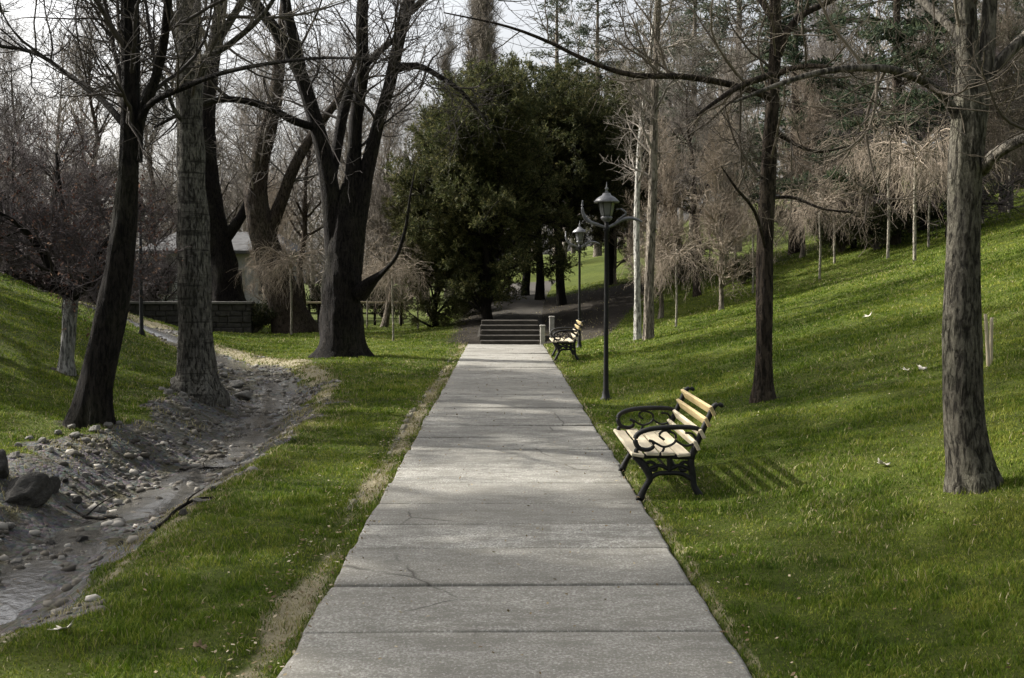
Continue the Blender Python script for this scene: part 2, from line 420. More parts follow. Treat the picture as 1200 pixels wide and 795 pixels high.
# hero tree feet (pixel of the foot in the photograph)
FOOT = dict(black=(106, 497), poplar=(230, 462), fork=(402, 419), mid=(895, 470), right=(1141, 572), white=(78, 437))
FP = {k: G(*v) for k, v in FOOT.items()}
for k, r in (('black', .35), ('poplar', .5), ('fork', .65), ('mid', .2), ('right', .2), ('white', .2)):
    FEET.append((FP[k][0], FP[k][1], r))

# ------------------------------------------------------------------ ground sheets
def lines(dense0, dense1, step, far0, far1, grow=1.14):
    a = list(np.arange(dense0, dense1, step)); s = step; x = a[-1]
    while x < far1: s *= grow; x += s; a.append(x)
    s = step; x = dense0; b = []
    while x > far0: s *= grow; x -= s; b.append(x)
    return np.array(b[::-1]+a)
gx = lines(-9, 9, .085, -500, 500); gy = lines(3.5, 36, .085, -40, 900)
# exact lines at the path edges
X, Y = np.meshgrid(gx, gy, indexing='ij')
Z = tz(X, Y); gr, ve, soi = masks(X, Y)
# fine lumps only where blades do not hide them
vid = np.arange(X.size).reshape(X.shape)
f = np.stack([vid[:-1, :-1], vid[1:, :-1], vid[1:, 1:], vid[:-1, 1:]], -1).reshape(-1, 4)
fm = gr.ravel()[f].mean(1) > .5
P3 = np.stack([X, Y, Z], -1).reshape(-1, 3)
for nm, sel in (('lawn', ~fm), ('stream_bed', fm)):
    ff = f[sel]; used, inv = np.unique(ff, return_inverse=True)
    mb = MB(); mb.add(P3[used], inv.reshape(-1, 4))
    o = mb.build(nm, M['ground'], None, dict(gravel=gr.ravel()[used], verge=ve.ravel()[used], soil=soi.ravel()[used]))
    o['kind'] = 'structure'
# trickle of water in the bed
cl = resample(np.hstack([DITCH, np.zeros((len(DITCH), 1))])[1:8], 260)
mb = MB(); cl = cl[(cl[:, 1] > 3.5)]
T = nrm(np.gradient(cl, axis=0)); Nn = np.stack([T[:, 1], -T[:, 0], T[:, 2]*0], 1)
wd = .45+.3*vnoise(cl[:, 1]*.9, cl[:, 1]*0+3)
q = np.linspace(-1, 1, 5)
V = cl[:, None]+Nn[:, None]*(wd[:, None]*q[None])[..., None]+Nn[:, None]*(.15*vnoise(cl[:, 1]*.5, cl[:, 1]*0)[:, None, None])
V[..., 2] = (tz(cl[:, 0], cl[:, 1]))[:, None]+.018
V[..., 2] = np.convolve(np.pad(V[:, 0, 2], 12, 'edge'), np.ones(25)/25, 'valid')[:, None]-.05*(np.abs(q)[None]**2)
nn = len(cl); i = np.arange(nn-1)[:, None]; j = np.arange(4)[None]
mb.add(V.reshape(-1, 3), np.stack([i*5+j, i*5+j+1, (i+1)*5+j+1, (i+1)*5+j], -1).reshape(-1, 4))
o = mb.build('stream_water', M['water']); o['kind'] = 'structure'

# path of cast slabs, one mesh
joints = [2.2, 3.1, 3.95, 4.8, 5.67, 6.57, 7.45, 8.2, 8.98, 9.9, 10.9]
while joints[-1] < PEND-1.3: joints.append(joints[-1]+.82+.22*random.random())
joints.append(PEND)
mb = MB(); pr = np.random.default_rng(4)
for k, (a, b) in enumerate(zip(joints[:-1], joints[1:])):
    gap = .0015
    wide = pr.random()*.035
    if k == 4: gap = .018; wide = .012
    ny, nx = 10, 16
    xl = PX0+.022*fbm(np.linspace(a, b, ny+1)*3, np.zeros(ny+1), 1., 3)+.006*pr.normal()
    xr = PX1+.02*fbm(np.linspace(a, b, ny+1)*3, np.ones(ny+1)*5)+.01*pr.normal()
    ys = np.linspace(a+gap/2, b-gap/2, ny+1)
    u = np.linspace(0, 1, nx+1)
    XX = xl[None]*(1-u[:, None])+xr[None]*u[:, None]
    YY = np.repeat(ys[None], nx+1, 0).copy()
    YY[:, 0] += np.abs(.014*fbm(XX[:, 0], XX[:, 0]*0+k, 5, 3))+ wide*np.maximum(0, fbm(XX[:, 0], XX[:, 0]*0+k*3.3, 1.6, 2))*2
    YY[:, -1] -= np.abs(.014*fbm(XX[:, 0], XX[:, 0]*0+k+9, 5, 3))
    til = pr.normal()*.005; tx = pr.normal()*.004; z0 = .022+pr.normal()*.003
    ZZ = z0+til*(YY-(a+b)/2)+tx*(XX)+.003*fbm(XX, YY, 3, 3)
    # rounded rims
    ed = np.minimum(np.minimum(np.arange(nx+1)[:, None], nx-np.arange(nx+1)[:, None]), np.minimum(np.arange(ny+1)[None], ny-np.arange(ny+1)[None]))
    # inner ring close to edge
    def pull(A, B0, B1): return A
    yy = YY.copy(); yy[:, 1] = YY[:, 0]+.018; yy[:, -2] = YY[:, -1]-.018
    xx = XX.copy(); xx[1] = XX[0]+.018; xx[-2] = XX[-1]-.018
    ZZ = ZZ-np.where(ed == 0, .006, 0)
    V = np.stack([xx, yy, ZZ], -1)
    vid = np.arange((nx+1)*(ny+1)).reshape(nx+1, ny+1)
    F4 = np.stack([vid[:-1, :-1], vid[1:, :-1], vid[1:, 1:], vid[:-1, 1:]], -1).reshape(-1, 4)
    rim = np.concatenate([vid[:, 0], vid[-1, 1:], vid[-2::-1, -1], vid[0, -2:0:-1]])
    V = V.reshape(-1, 3); low = V[rim].copy(); low[:, 2] = -.12
    n0 = len(V); m_n = len(rim); jj = np.arange(m_n)
    S4 = np.stack([rim, n0+jj, n0+(jj+1) % m_n, rim[(jj+1) % m_n]], -1)
    mb.add(np.vstack([V, low]), np.vstack([F4, S4]))
o = mb.build('path', M['concrete']); o['kind'] = 'structure'

# broken row of low kerb stones sunk in the dirt beside the path
mb = MB(); pr = np.random.default_rng(14); yk = 8.9
while yk < 29:
    L_ = pr.uniform(.15, .42); ck = -1.17+.03*math.sin(yk*.7)+pr.normal()*.008
    if pr.random() > .2:
        zk = float(tz(ck, yk+L_/2)); M_ = Matrix.Translation((ck, yk+L_/2, zk+pr.uniform(-.020, .004))) @ Matrix.Rotation(pr.normal()*.03, 4, 'Z') @ Matrix.Rotation(pr.normal()*.03, 4, 'X') @ Matrix.Rotation(pr.normal()*.08, 4, 'Y')
        w2 = pr.uniform(.026, .042); box(mb, -w2, w2, -L_/2+.012, L_/2-.012, -.12, .016, M_, bev=.014)
    yk += L_
o = mb.build('kerb', M['kerb']); o['kind'] = 'structure'
# steps at the end of the path + the climbing path behind
st = thing('stone_steps', (0, PEND, 0), 'flight of low dark stone steps climbing at the far end of the path', 'steps')
for k in range(5):
    mb = MB(); z1 = .122*(k+1)
    box(mb, -.62-.03*(k % 2), .98, PEND+.02+k*.42, PEND+.02+k*.42+.46, z1-.30, z1, bev=.015)
    o = mb.build('step', M['stone_step'], st); o.data.transform(Matrix.Translation((0, -PEND, 0)))
    if k == 0: o['label'] = 'lowest stone step, level with the end of the concrete path'
mb = MB(); ys = np.linspace(PEND+2.15, 50, 60)
cx = .2+.004*(ys-34)**2*1.1; V = []
for s_ in np.linspace(-1, 1, 7):
    xx = cx+s_*.95; V.append(np.stack([xx, ys, tz(xx, ys)+.03-.03*(abs(s_) == 1)], -1))
V = np.array(V); vid = np.arange(7*60).reshape(7, 60)
mb.add(V.reshape(-1, 3), np.stack([vid[:-1, :-1], vid[1:, :-1], vid[1:, 1:], vid[:-1, 1:]], -1).reshape(-1, 4))
o = mb.build('upper_path', M['stone_step']); o['kind'] = 'structure'
def pillar(x, y, h, wdt, lab):
    t = thing('stone_post', (x, y, ground_z(x, y)), lab, 'post')
    mb = MB(); box(mb, -wdt/2, wdt/2, -wdt/2, wdt/2, -.1, h, bev=.012); mb.build('shaft', M['pillar'], t)
    mb = MB(); box(mb, -wdt/2-.012, wdt/2+.012, -wdt/2-.012, wdt/2+.012, h+.001, h+.05, bev=.012); mb.build('cap', M['pillar'], t)
p = at(636, 405, PEND-.1); pillar(p[0], PEND+.0, .52, .13, 'pale square stone post at the right foot of the stone steps')
p = at(647, 390, 33.2); pillar(p[0], 33.4, .55, .14, 'dull grey stone post just behind the pale one by the steps')

# ------------------------------------------------------------------ trees: growth
def interp(P, Rr, idx, t):
    K = P.shape[1]; s = t*(K-1); i = np.minimum(s.astype(int), K-2); f_ = (s-i)
    a = P[idx, i]; b = P[idx, i+1]
    return a*(1-f_[:, None])+b*f_[:, None], Rr[idx, i]*(1-f_)+Rr[idx, i+1]*f_, nrm(b-a)
def grow(P, Rr, n, length, rng, t0=.25, ang=(35, 70), K=7, wander=.25, trop=.08, rk=.6, rmax=.1, tip=.003, zmin=None, bias=None, lenpow=.5, rscale=True):
    N_ = P.shape[0]
    plen = np.linalg.norm(np.diff(P, axis=1), axis=2).sum(1)
    wt = plen/plen.sum(); idx = rng.choice(N_, n, p=wt)
    t = t0+(1-t0)*rng.random(n)
    s, r, T = interp(P, Rr, idx, t)
    if zmin is not None:
        k = s[:, 2] > zmin; idx, t, s, r, T = idx[k], t[k], s[k], r[k], T[k]; n = len(t)
    rv = nrm(rng.normal(size=(n, 3))); perp = nrm(np.cross(T, rv))
    a = np.radians(rng.uniform(ang[0], ang[1], n))[:, None]
    d = nrm(np.cos(a)*T+np.sin(a)*perp)
    if bias is not None: d = nrm(d+np.array(bias))
    L = length*rng.uniform(.5, 1.25, n)*(1-lenpow*t)
    r0 = np.minimum(r*rk, rmax)
    out = np.zeros((n, K, 3)); out[:, 0] = s
    stp = (L/(K-1))[:, None]
    for k in range(1, K):
        d = nrm(d+wander*rng.normal(size=(n, 3))+np.array([0, 0, trop])); out[:, k] = out[:, k-1]+d*stp
    tt = np.linspace(0, 1, K)[None]
    rad = r0[:, None]*(1-tt)**.8+tip*tt
    rad = np.maximum(rad, np.minimum(tip, r0)[:, None])
    return out, rad

def roughfn(amp=.06, seed=0, flare=None, base=0, ridge=0):
    def fn(P, a):
        z = P[..., 2]
        A = a[None, None]; Zc = z[..., None]
        v = 1+amp*(np.sin(3*A+1.7*Zc+seed)*.5+np.sin(5*A-2.3*Zc+seed*2)*.35+np.sin(9*A+4.1*Zc+seed*3)*.3+np.sin(2*A+6*Zc+seed)*.3+.5*np.sin(14*A+.8*Zc+seed*5)*.5)
        if ridge: v = v+ridge*fbm(A*9/np.pi+0*Zc+seed, Zc*2.2+0*A, 1., 3)
        if flare:
            h = np.maximum(Zc-base, 0)
            v = v+flare*np.exp(-h/.22)*(.55+.45*np.sin(5*A+seed)+.25*np.sin(8*A+2*seed))
        return v
    return fn

def hero(name, key, trunk, limbs, label, cat, mbark, mtwig, rs=.92, mlimb=None, flare=.5, dY=0., crown=(60, 420, 2600), L=(2.4, 1.1, .5), zmin=2.2,
         seed=1, trop=.08, droop=0., tipr=.0025, S=20, extra=None, amp=.06, group=None, r1=.035):
    """trunk, limbs: [(px, py, radius in photo px, depth offset)]; foot from FOOT"""
    rg = np.random.default_rng(seed); foot = FP[key] if isinstance(key, str) else key
    Yd = foot[1]
    def conv(pl):
        o = []
        for q_ in pl:
            px, py, r = q_[:3]; dy = q_[3] if len(q_) > 3 else 0
            D = Yd+dy; o.append([*at(px, py, D), r*rs/F*D])
        return np.array(o)
    t = thing(name, tuple(foot), label, cat, group)
    tr = conv(trunk); tr0 = tr[0].copy(); tr0[:3] = tr[0, :3]-(tr[1, :3]-tr[0, :3])*(.35/max(.1, np.linalg.norm(tr[1, :3]-tr[0, :3]))); 
    tr = np.vstack([tr0, tr]); q = resample(tr, 130); q[:, 3] = np.maximum(q[:, 3], .004)
    mb = MB(); tubes(mb, q[None, :, :3], q[None, :, 3], 36, rough=roughfn(amp, seed, flare, foot[2], .13))
    off = -foot
    o = mb.build('trunk', mbark, t); o.data.transform(Matrix.Translation(off))
    par = [resample(q[18::4], 24)]
    for lb in limbs:
        c = resample(conv(lb), 24); c[:, 3] = np.maximum(c[:, 3], .004)
        mb = MB(); tubes(mb, c[None, :, :3], c[None, :, 3], 12 if c[0, 3] > .03 else 8, rough=roughfn(amp*.9, seed+2))
        o = mb.build('limb', mlimb or mbark, t); o.data.transform(Matrix.Translation(off)); par.append(c)
    par = np.array(par); P0, R0 = par[..., :3], par[..., 3]
    mb = MB()
    P1, R1 = grow(P0, R0, crown[0], L[0], rg, t0=.2, K=10, wander=.14, trop=trop, rk=.45, rmax=r1, zmin=zmin, ang=(35, 75))
    P2, R2 = grow(np.concatenate([P1]), R1, crown[1], L[1], rg, t0=.15, K=7, wander=.18, trop=trop-droop, rmax=r1*.33, zmin=zmin-.2)
    P3_, R3 = grow(P2, R2, crown[2], L[2], rg, t0=.1, K=5, wander=.25, trop=trop-droop*2, rmax=.006, tip=tipr)
    tubes(mb, P1, R1, 6); tubes(mb, P2, R2, 4); tubes(mb, P3_, R3, 3)
    o = mb.build('twigs', mtwig, t); o.data.transform(Matrix.Translation(off))
    return t

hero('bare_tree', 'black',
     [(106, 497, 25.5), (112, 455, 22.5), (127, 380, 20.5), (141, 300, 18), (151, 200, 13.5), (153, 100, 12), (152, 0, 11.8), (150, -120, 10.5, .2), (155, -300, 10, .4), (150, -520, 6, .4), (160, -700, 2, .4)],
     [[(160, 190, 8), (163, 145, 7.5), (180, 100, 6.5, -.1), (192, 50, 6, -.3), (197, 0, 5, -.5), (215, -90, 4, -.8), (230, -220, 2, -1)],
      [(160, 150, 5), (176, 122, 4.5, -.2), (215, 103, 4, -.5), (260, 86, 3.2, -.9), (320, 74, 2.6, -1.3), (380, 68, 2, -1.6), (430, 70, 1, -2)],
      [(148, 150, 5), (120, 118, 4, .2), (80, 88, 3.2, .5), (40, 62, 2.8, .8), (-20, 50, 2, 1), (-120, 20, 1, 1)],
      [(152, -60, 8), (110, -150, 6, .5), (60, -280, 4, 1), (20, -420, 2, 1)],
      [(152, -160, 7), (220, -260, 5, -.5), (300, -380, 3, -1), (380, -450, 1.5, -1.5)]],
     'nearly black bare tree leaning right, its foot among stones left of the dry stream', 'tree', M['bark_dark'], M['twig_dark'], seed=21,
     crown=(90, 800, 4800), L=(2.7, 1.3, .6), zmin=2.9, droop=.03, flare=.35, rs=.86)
hero('bare_tree', 'poplar',
     [(230, 462, 31), (230, 435, 25), (229, 380, 22), (227, 300, 21), (224, 200, 18), (222, 100, 16.8), (221, 0, 15.5), (224, -150, 15), (220, -300, 12), (226, -480, 8), (230, -650, 3)],
     [[(232, 90, 8), (250, 55, 6.5), (270, 25, 5), (290, -10, 4.5), (320, -70, 3), (350, -160, 1.5)],
      [(228, 80, 6), (243, 65, 4.5, -.5), (265, 55, 4, -.8), (310, 15, 3, -1.2), (340, -40, 2, -1.5)],
      [(218, 60, 6), (200, 20, 5), (185, -40, 4), (150, -140, 2)],
      [(222, 150, 3.5), (205, 130, 3, -.3), (190, 90, 2.2, -.5), (170, 60, 1, -.8)],
      [(224, -80, 8), (280, -180, 6, .5), (340, -300, 3, 1)], [(222, -200, 7), (160, -300, 5, -.5), (100, -420, 2, -1)]],
     'tall straight tree with grey banded bark standing among pale stones on the stream bank', 'tree', M['bark_poplar'], M['twig_grey'], seed=33, rs=.88,
     flare=.5, crown=(80, 760, 4600), L=(3.0, 1.5, .7), zmin=4.1)
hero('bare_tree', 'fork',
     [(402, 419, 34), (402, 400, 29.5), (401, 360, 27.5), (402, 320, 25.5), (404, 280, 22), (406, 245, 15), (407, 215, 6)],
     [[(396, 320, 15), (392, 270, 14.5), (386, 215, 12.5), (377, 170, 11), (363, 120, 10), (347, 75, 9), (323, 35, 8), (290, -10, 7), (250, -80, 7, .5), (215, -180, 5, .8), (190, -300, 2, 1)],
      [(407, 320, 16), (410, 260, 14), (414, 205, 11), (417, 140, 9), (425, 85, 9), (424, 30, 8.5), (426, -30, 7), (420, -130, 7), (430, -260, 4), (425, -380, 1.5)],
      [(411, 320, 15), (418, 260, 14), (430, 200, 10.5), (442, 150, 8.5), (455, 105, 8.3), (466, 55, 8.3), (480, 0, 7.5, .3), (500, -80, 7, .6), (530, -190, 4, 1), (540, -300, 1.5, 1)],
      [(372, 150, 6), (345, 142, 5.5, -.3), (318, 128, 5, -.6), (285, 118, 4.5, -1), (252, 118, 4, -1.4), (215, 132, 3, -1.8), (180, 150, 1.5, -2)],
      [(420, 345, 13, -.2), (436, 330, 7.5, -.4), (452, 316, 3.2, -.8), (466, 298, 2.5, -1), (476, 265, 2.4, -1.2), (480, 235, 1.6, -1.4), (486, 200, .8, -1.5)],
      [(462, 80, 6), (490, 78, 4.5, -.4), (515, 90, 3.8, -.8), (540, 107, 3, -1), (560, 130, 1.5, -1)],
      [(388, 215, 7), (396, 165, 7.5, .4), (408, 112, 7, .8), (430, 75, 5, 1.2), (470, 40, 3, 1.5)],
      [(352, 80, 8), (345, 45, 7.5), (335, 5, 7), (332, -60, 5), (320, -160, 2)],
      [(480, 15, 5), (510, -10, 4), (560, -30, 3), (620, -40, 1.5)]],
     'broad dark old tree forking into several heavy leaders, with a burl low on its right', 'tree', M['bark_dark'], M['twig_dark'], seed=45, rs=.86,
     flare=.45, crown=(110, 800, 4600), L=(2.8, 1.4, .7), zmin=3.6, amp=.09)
hero('bare_tree', 'mid',
     [(895, 470, 13.5), (895, 445, 11), (896, 400, 10.3), (896, 330, 10.5), (897, 260, 10.3), (901, 190, 9.6), (905, 120, 8.3), (909, 50, 7.2), (909, 0, 7), (912, -120, 6.5), (908, -280, 5), (912, -450, 3)],
     [[(905, 115, 6), (885, 108, 4.5, -.1), (850, 98, 4.2, -.2), (800, 90, 4, -.4), (740, 88, 3.5, -.6), (690, 72, 2.8, -.8), (640, 48, 2.2, -1), (590, 30, 1.6, -1.2), (520, 15, .8, -1.4)],
      [(903, 88, 4.5, -.15), (870, 100, 3.8, -.4), (845, 115, 3, -.6), (817, 135, 1.6, -.8)],
      [(903, 90, 4), (930, 80, 3.5, -.3), (960, 78, 3, -.6), (1000, 85, 2, -.8)],
      [(912, 65, 6), (922, 38, 5), (940, 18, 4.2), (970, 3, 3.5), (1010, -20, 2.2), (1060, -60, 1)],
      [(899, 300, 2.6), (885, 250, 2.2, -.4), (862, 220, 1.6, -.8), (845, 195, .8, -1)],
      [(901, 150, 3), (930, 168, 2.4), (960, 178, 1.8), (1000, 170, 1)],
      [(900, 232, 2.5), (930, 232, 2.2), (965, 245, 1.6, -.3), (1005, 250, .9, -.4)],
      [(905, 20, 5), (870, -30, 4, .3), (820, -60, 3, .6), (760, -50, 1.5, 1)],
      [(910, -60, 6), (960, -150, 4), (1020, -240, 2)], [(908, -120, 5), (850, -220, 4), (790, -330, 2)]],
     'slim brown bare tree behind the near bench, a limb reaching over the path', 'tree', M['bark_brown'], M['twig_near'], seed=52, r1=.016,
     flare=.35, crown=(60, 420, 2200), L=(1.7, .8, .4), zmin=2.5, droop=.06)
hero('bare_tree', 'right',
     [(1140, 572, 31), (1137, 545, 27), (1130, 490, 25), (1127, 420, 23.5), (1126, 350, 22.5), (1129, 260, 20), (1131, 200, 20.5), (1135, 150, 21), (1135, 110, 17), (1134, 60, 13.5), (1131, 0, 12.5), (1120, -120, 16), (1110, -280, 12), (1105, -460, 8), (1100, -640, 3)],
     [[(1141, 170, 14), (1150, 115, 11), (1157, 60, 9.8), (1160, 0, 9.2), (1172, -120, 9), (1200, -280, 6), (1230, -450, 2)],
      [(1120, 135, 7), (1104, 110, 6, -.1), (1075, 92, 5.2, -.3), (1040, 81, 5, -.5), (1000, 80, 4.5, -.6), (960, 85, 3.8, -.7), (915, 98, 3, -.8), (860, 120, 1.8, -.9)],
      [(1150, 200, 9), (1166, 182, 7.5, -.2), (1190, 168, 7, -.4), (1230, 150, 6, -.6), (1300, 120, 4, -1), (1380, 60, 2, -1)],
      [(1155, 95, 8), (1172, 72, 7.5), (1200, 45, 7.5), (1240, 10, 6), (1310, -50, 4), (1400, -120, 2)],
      [(1132, 52, 6), (1112, 30, 5.5, .1), (1080, 0, 5, .3), (1020, -60, 3.5, .6), (950, -130, 2, 1)],
      [(1120, -60, 9), (1060, -160, 6), (980, -280, 3)], [(1165, -60, 6), (1260, -180, 4), (1350, -320, 2)]],
     'thick olive-grey tree at the right edge, forked high and lit along its left side', 'tree', M['bark_right'], M['twig_near'], mlimb=M['bark_limb_lit'], seed=61, r1=.012,
     flare=.25, crown=(50, 300, 1500), L=(1.3, .65, .35), zmin=2.3, S=26)
# small whitewashed tree
wt = hero('whitewashed_tree', 'white',
     [(78, 437, 11), (78, 420, 9.2), (80, 390, 8.8), (82, 360, 8.6), (83, 345, 9.5)],
     [[(82, 350, 8), (62, 318, 6, -.3), (45, 290, 4.5, -.5), (20, 262, 3, -.8), (-20, 240, 1.5, -1)],
      [(83, 350, 8), (82, 310, 5.5, .3), (78, 270, 4, .6), (70, 225, 3, .8), (66, 180, 1.5, 1)],
      [(84, 350, 8), (100, 322, 6), (118, 295, 4.5), (140, 265, 3), (165, 240, 1.5)],
      [(84, 350, 6), (108, 330, 4, -.6), (130, 315, 3, -1), (155, 300, 1.2, -1.2)]],
     'small spreading tree with a whitewashed trunk on the grass slope at the left', 'tree', M['bark_white'], M['twig_pink'], mlimb=M['bark_dark'], seed=71,
     flare=.1, crown=(60, 520, 3000), L=(1.3, .7, .38), zmin=1.5, droop=.05)

def leaves(mb, Cn, D, ln, wd, rg, tri=True):
    """flat leaf blades at points Cn along directions D"""
    n = len(Cn); rv = nrm(rg.normal(size=(n, 3))); S_ = nrm(np.cross(D, rv))
    a = Cn-S_*wd[:, None]*.5; b = Cn+S_*wd[:, None]*.5; c = Cn+D*ln[:, None]
    if tri:
        V = np.stack([a, b, c], 1); mb.add(V.reshape(-1, 3), np.arange(3*n).reshape(-1, 3), False)
    else:
        m_ = Cn+D*ln[:, None]*.5; V = np.stack([Cn, m_+S_*wd[:, None]*.5, c, m_-S_*wd[:, None]*.5], 1)
        mb.add(V.reshape(-1, 3), np.arange(4*n).reshape(-1, 4), False)
# reddish remnant leaves on the whitewashed tree
tw = [c for c in wt.children if c.name.startswith('twigs')][0]
co = np.zeros(len(tw.data.vertices)*3); tw.data.vertices.foreach_get('co', co); co = co.reshape(-1, 3)
rg = np.random.default_rng(4); pk = co[rg.integers(len(co)//2, len(co), 2600)]
mb = MB(); leaves(mb, pk, nrm(rg.normal(size=pk.shape)), rg.uniform(.03, .07, len(pk)), rg.uniform(.02, .04, len(pk)), rg, False)
mb.build('leaves', M['rust_leaf'], wt)

# ------------------------------------------------------------------ generic bare trees
def bare(seed, H, r, spread, mbark, mtwig, crown, up=.12, trunk_frac=.35, Lk=1.0, lean=0., columnar=False):
    rg = np.random.default_rng(seed)
    t = thing('bare_tree', (0, 0, 0), 'x', 'tree')
    zz = np.linspace(-.3, H, 9); wx = np.cumsum(rg.normal(size=9)*.012*H); wy = np.cumsum(rg.normal(size=9)*.012*H)
    P = np.stack([wx-wx[1]+lean*zz, wy-wy[1], zz, r*(1-np.linspace(0, 1, 9))**.9+.006], 1); P[0, 3] *= 1.1
    q = resample(P, 34); mb = MB(); tubes(mb, q[None, :, :3], q[None, :, 3], 10, rough=roughfn(.06, seed, .35, 0))
    P0, R0 = q[None, :, :3], q[None, :, 3]
    ang = (12, 28) if columnar else (35, 65)
    n1 = crown[0]
    P1, R1 = grow(P0, R0, n1, H*spread, rg, t0=trunk_frac, K=12, wander=.15, trop=up, rk=.55, rmax=r*.5, ang=ang, lenpow=.6)
    tubes(mb, P1, R1, 6)
    mb.build('trunk', mbark, t)
    mb = MB()
    P2, R2 = grow(P1, R1, crown[1], H*spread*.42*Lk, rg, t0=.15, K=8, wander=.2, trop=up, rmax=.02, ang=ang if columnar else (30, 60))
    P3_, R3 = grow(P2, R2, crown[2], H*spread*.2*Lk, rg, t0=.1, K=5, wander=.22, trop=up*.7, rmax=.008, tip=.004)
    tubes(mb, P2, R2, 4); tubes(mb, P3_, R3, 3)
    mb.build('twigs', mtwig, t)
    return t
def weeping(seed, H, mbark, mtwig, n=(16, 120, 800), r=.03):
    rg = np.random.default_rng(seed)
    t = thing('weeping_tree', (0, 0, 0), 'x', 'tree')
    P = np.array([[0, 0, -.2, r*1.2], [.02, 0, H*.3, r], [.0, .03, H*.62, r*.9], [.03, .0, H*.82, r*.8]])
    q = resample(P, 20); mb = MB(); tubes(mb, q[None, :, :3], q[None, :, 3], 8, rough=roughfn(.06, seed)); mb.build('trunk', mbark, t)
    mb = MB()
    P1, R1 = grow(q[None, :, :3], q[None, :, 3], n[0], H*.60, rg, t0=.8, K=12, wander=.22, trop=-.07, rmax=.022, ang=(20, 80), lenpow=.1)
    P2, R2 = grow(P1, R1, n[1], H*.36, rg, t0=.1, K=9, wander=.24, trop=-.17, rmax=.008, ang=(25, 80), lenpow=.2)
    P3_, R3 = grow(P2, R2, n[2], H*.20, rg, t0=.05, K=6, wander=.26, trop=-.22, rmax=.004, tip=.0022, ang=(25, 70), lenpow=.2)
    tubes(mb, P1, R1, 5); tubes(mb, P2, R2, 4); tubes(mb, P3_, R3, 3)
    mb.build('crown', mtwig, t); return t
def conifer(name, seed, H, rad, m, mbark, nclump, nleaf, base=.0, shape='cone', leaf=(.10, .22), lw=.35, lobes=.36, updir=.6, tr=.14, trunkless=False):
    rg = np.random.default_rng(seed); t = thing(name, (0, 0, 0), 'x', 'tree')
    q = resample(np.array([[0, 0, -.3, tr*1.2], [.05, 0, H*.3, tr], [0, .05, H*.7, tr*.5], [0, 0, H*.97, .02]]), 20)
    mb = MB(); tubes(mb, q[None, :, :3], q[None, :, 3], 8, rough=roughfn(.08, seed, .3, 0))
    # clump centres through the volume, weighted outward
    u = rg.random(nclump)**.8; z = base*H+(1-base)*H*u
    a = rg.random(nclump)*2*np.pi
    h = (z-base*H)/((1-base)*H)
    if shape == 'cone': prof = np.minimum(1, h*3+.3)*(1-h)**.62
    elif shape == 'egg': prof = np.sqrt(np.clip(1-((h-.38)/.64)**2, 0, 1))*.95+.02
    else: prof = np.sqrt(np.clip(1-(2*h-1)**2, 0, 1))
    prof = prof*(1+lobes*(np.sin(3*a+seed)+.7*np.sin(5*a+h*6+seed*2)+.5*np.sin(11*a-h*9)))
    rr = rad*prof*(.30+.78*rg.random(nclump)**.6)*np.where(rg.random(nclump) < .16, rg.uniform(1.05, 1.4, nclump), 1)
    cc = np.stack([rr*np.cos(a), rr*np.sin(a), z], 1)
    # limbs to a sample of the clumps
    sel = rg.choice(nclump, min(60, nclump), replace=False)
    Pl = []; Rl = []
    for k in sel:
        e = cc[k]; s_ = np.array([0, 0, max(.2, e[2]-np.hypot(e[0], e[1])*(.5 if updir > 0 else -.05))])
        tt = np.linspace(0, 1, 7)[:, None]; Pl.append(s_+(e-s_)*tt+np.array([0, 0, .12*np.linalg.norm(e-s_)])*(tt*(tt-1))*(1 if updir > 0 else -1)); Rl.append(np.linspace(tr*.28, .008, 7))
    tubes(mb, np.array(Pl), np.array(Rl), 5); mb.build('trunk', mbark, t)
    mb = MB(); per = nleaf//nclump; cc[:, 2] += np.abs(rg.normal(size=nclump))*.05*H*(rg.random(nclump) < .3)
    cs = rg.uniform(.5, 1.5, nclump)*rad*.115
    Cn = np.repeat(cc, per, 0); off = rg.normal(size=Cn.shape)*np.repeat(cs, per)[:, None]*np.array([1, 1, 1.35 if updir > 0 else .35])
    Cn = Cn+off
    outw = nrm(np.stack([Cn[:, 0], Cn[:, 1], np.zeros(len(Cn))], 1))
    D = nrm(outw*.6+np.array([0, 0, updir])+.55*rg.normal(size=Cn.shape))
    ln = rg.uniform(*leaf, len(Cn)); leaves(mb, Cn, D, ln, ln*lw, rg, False)
    Cn = Cn[Cn[:, 2] > .02]
    mb.build('crown', m, t); return t
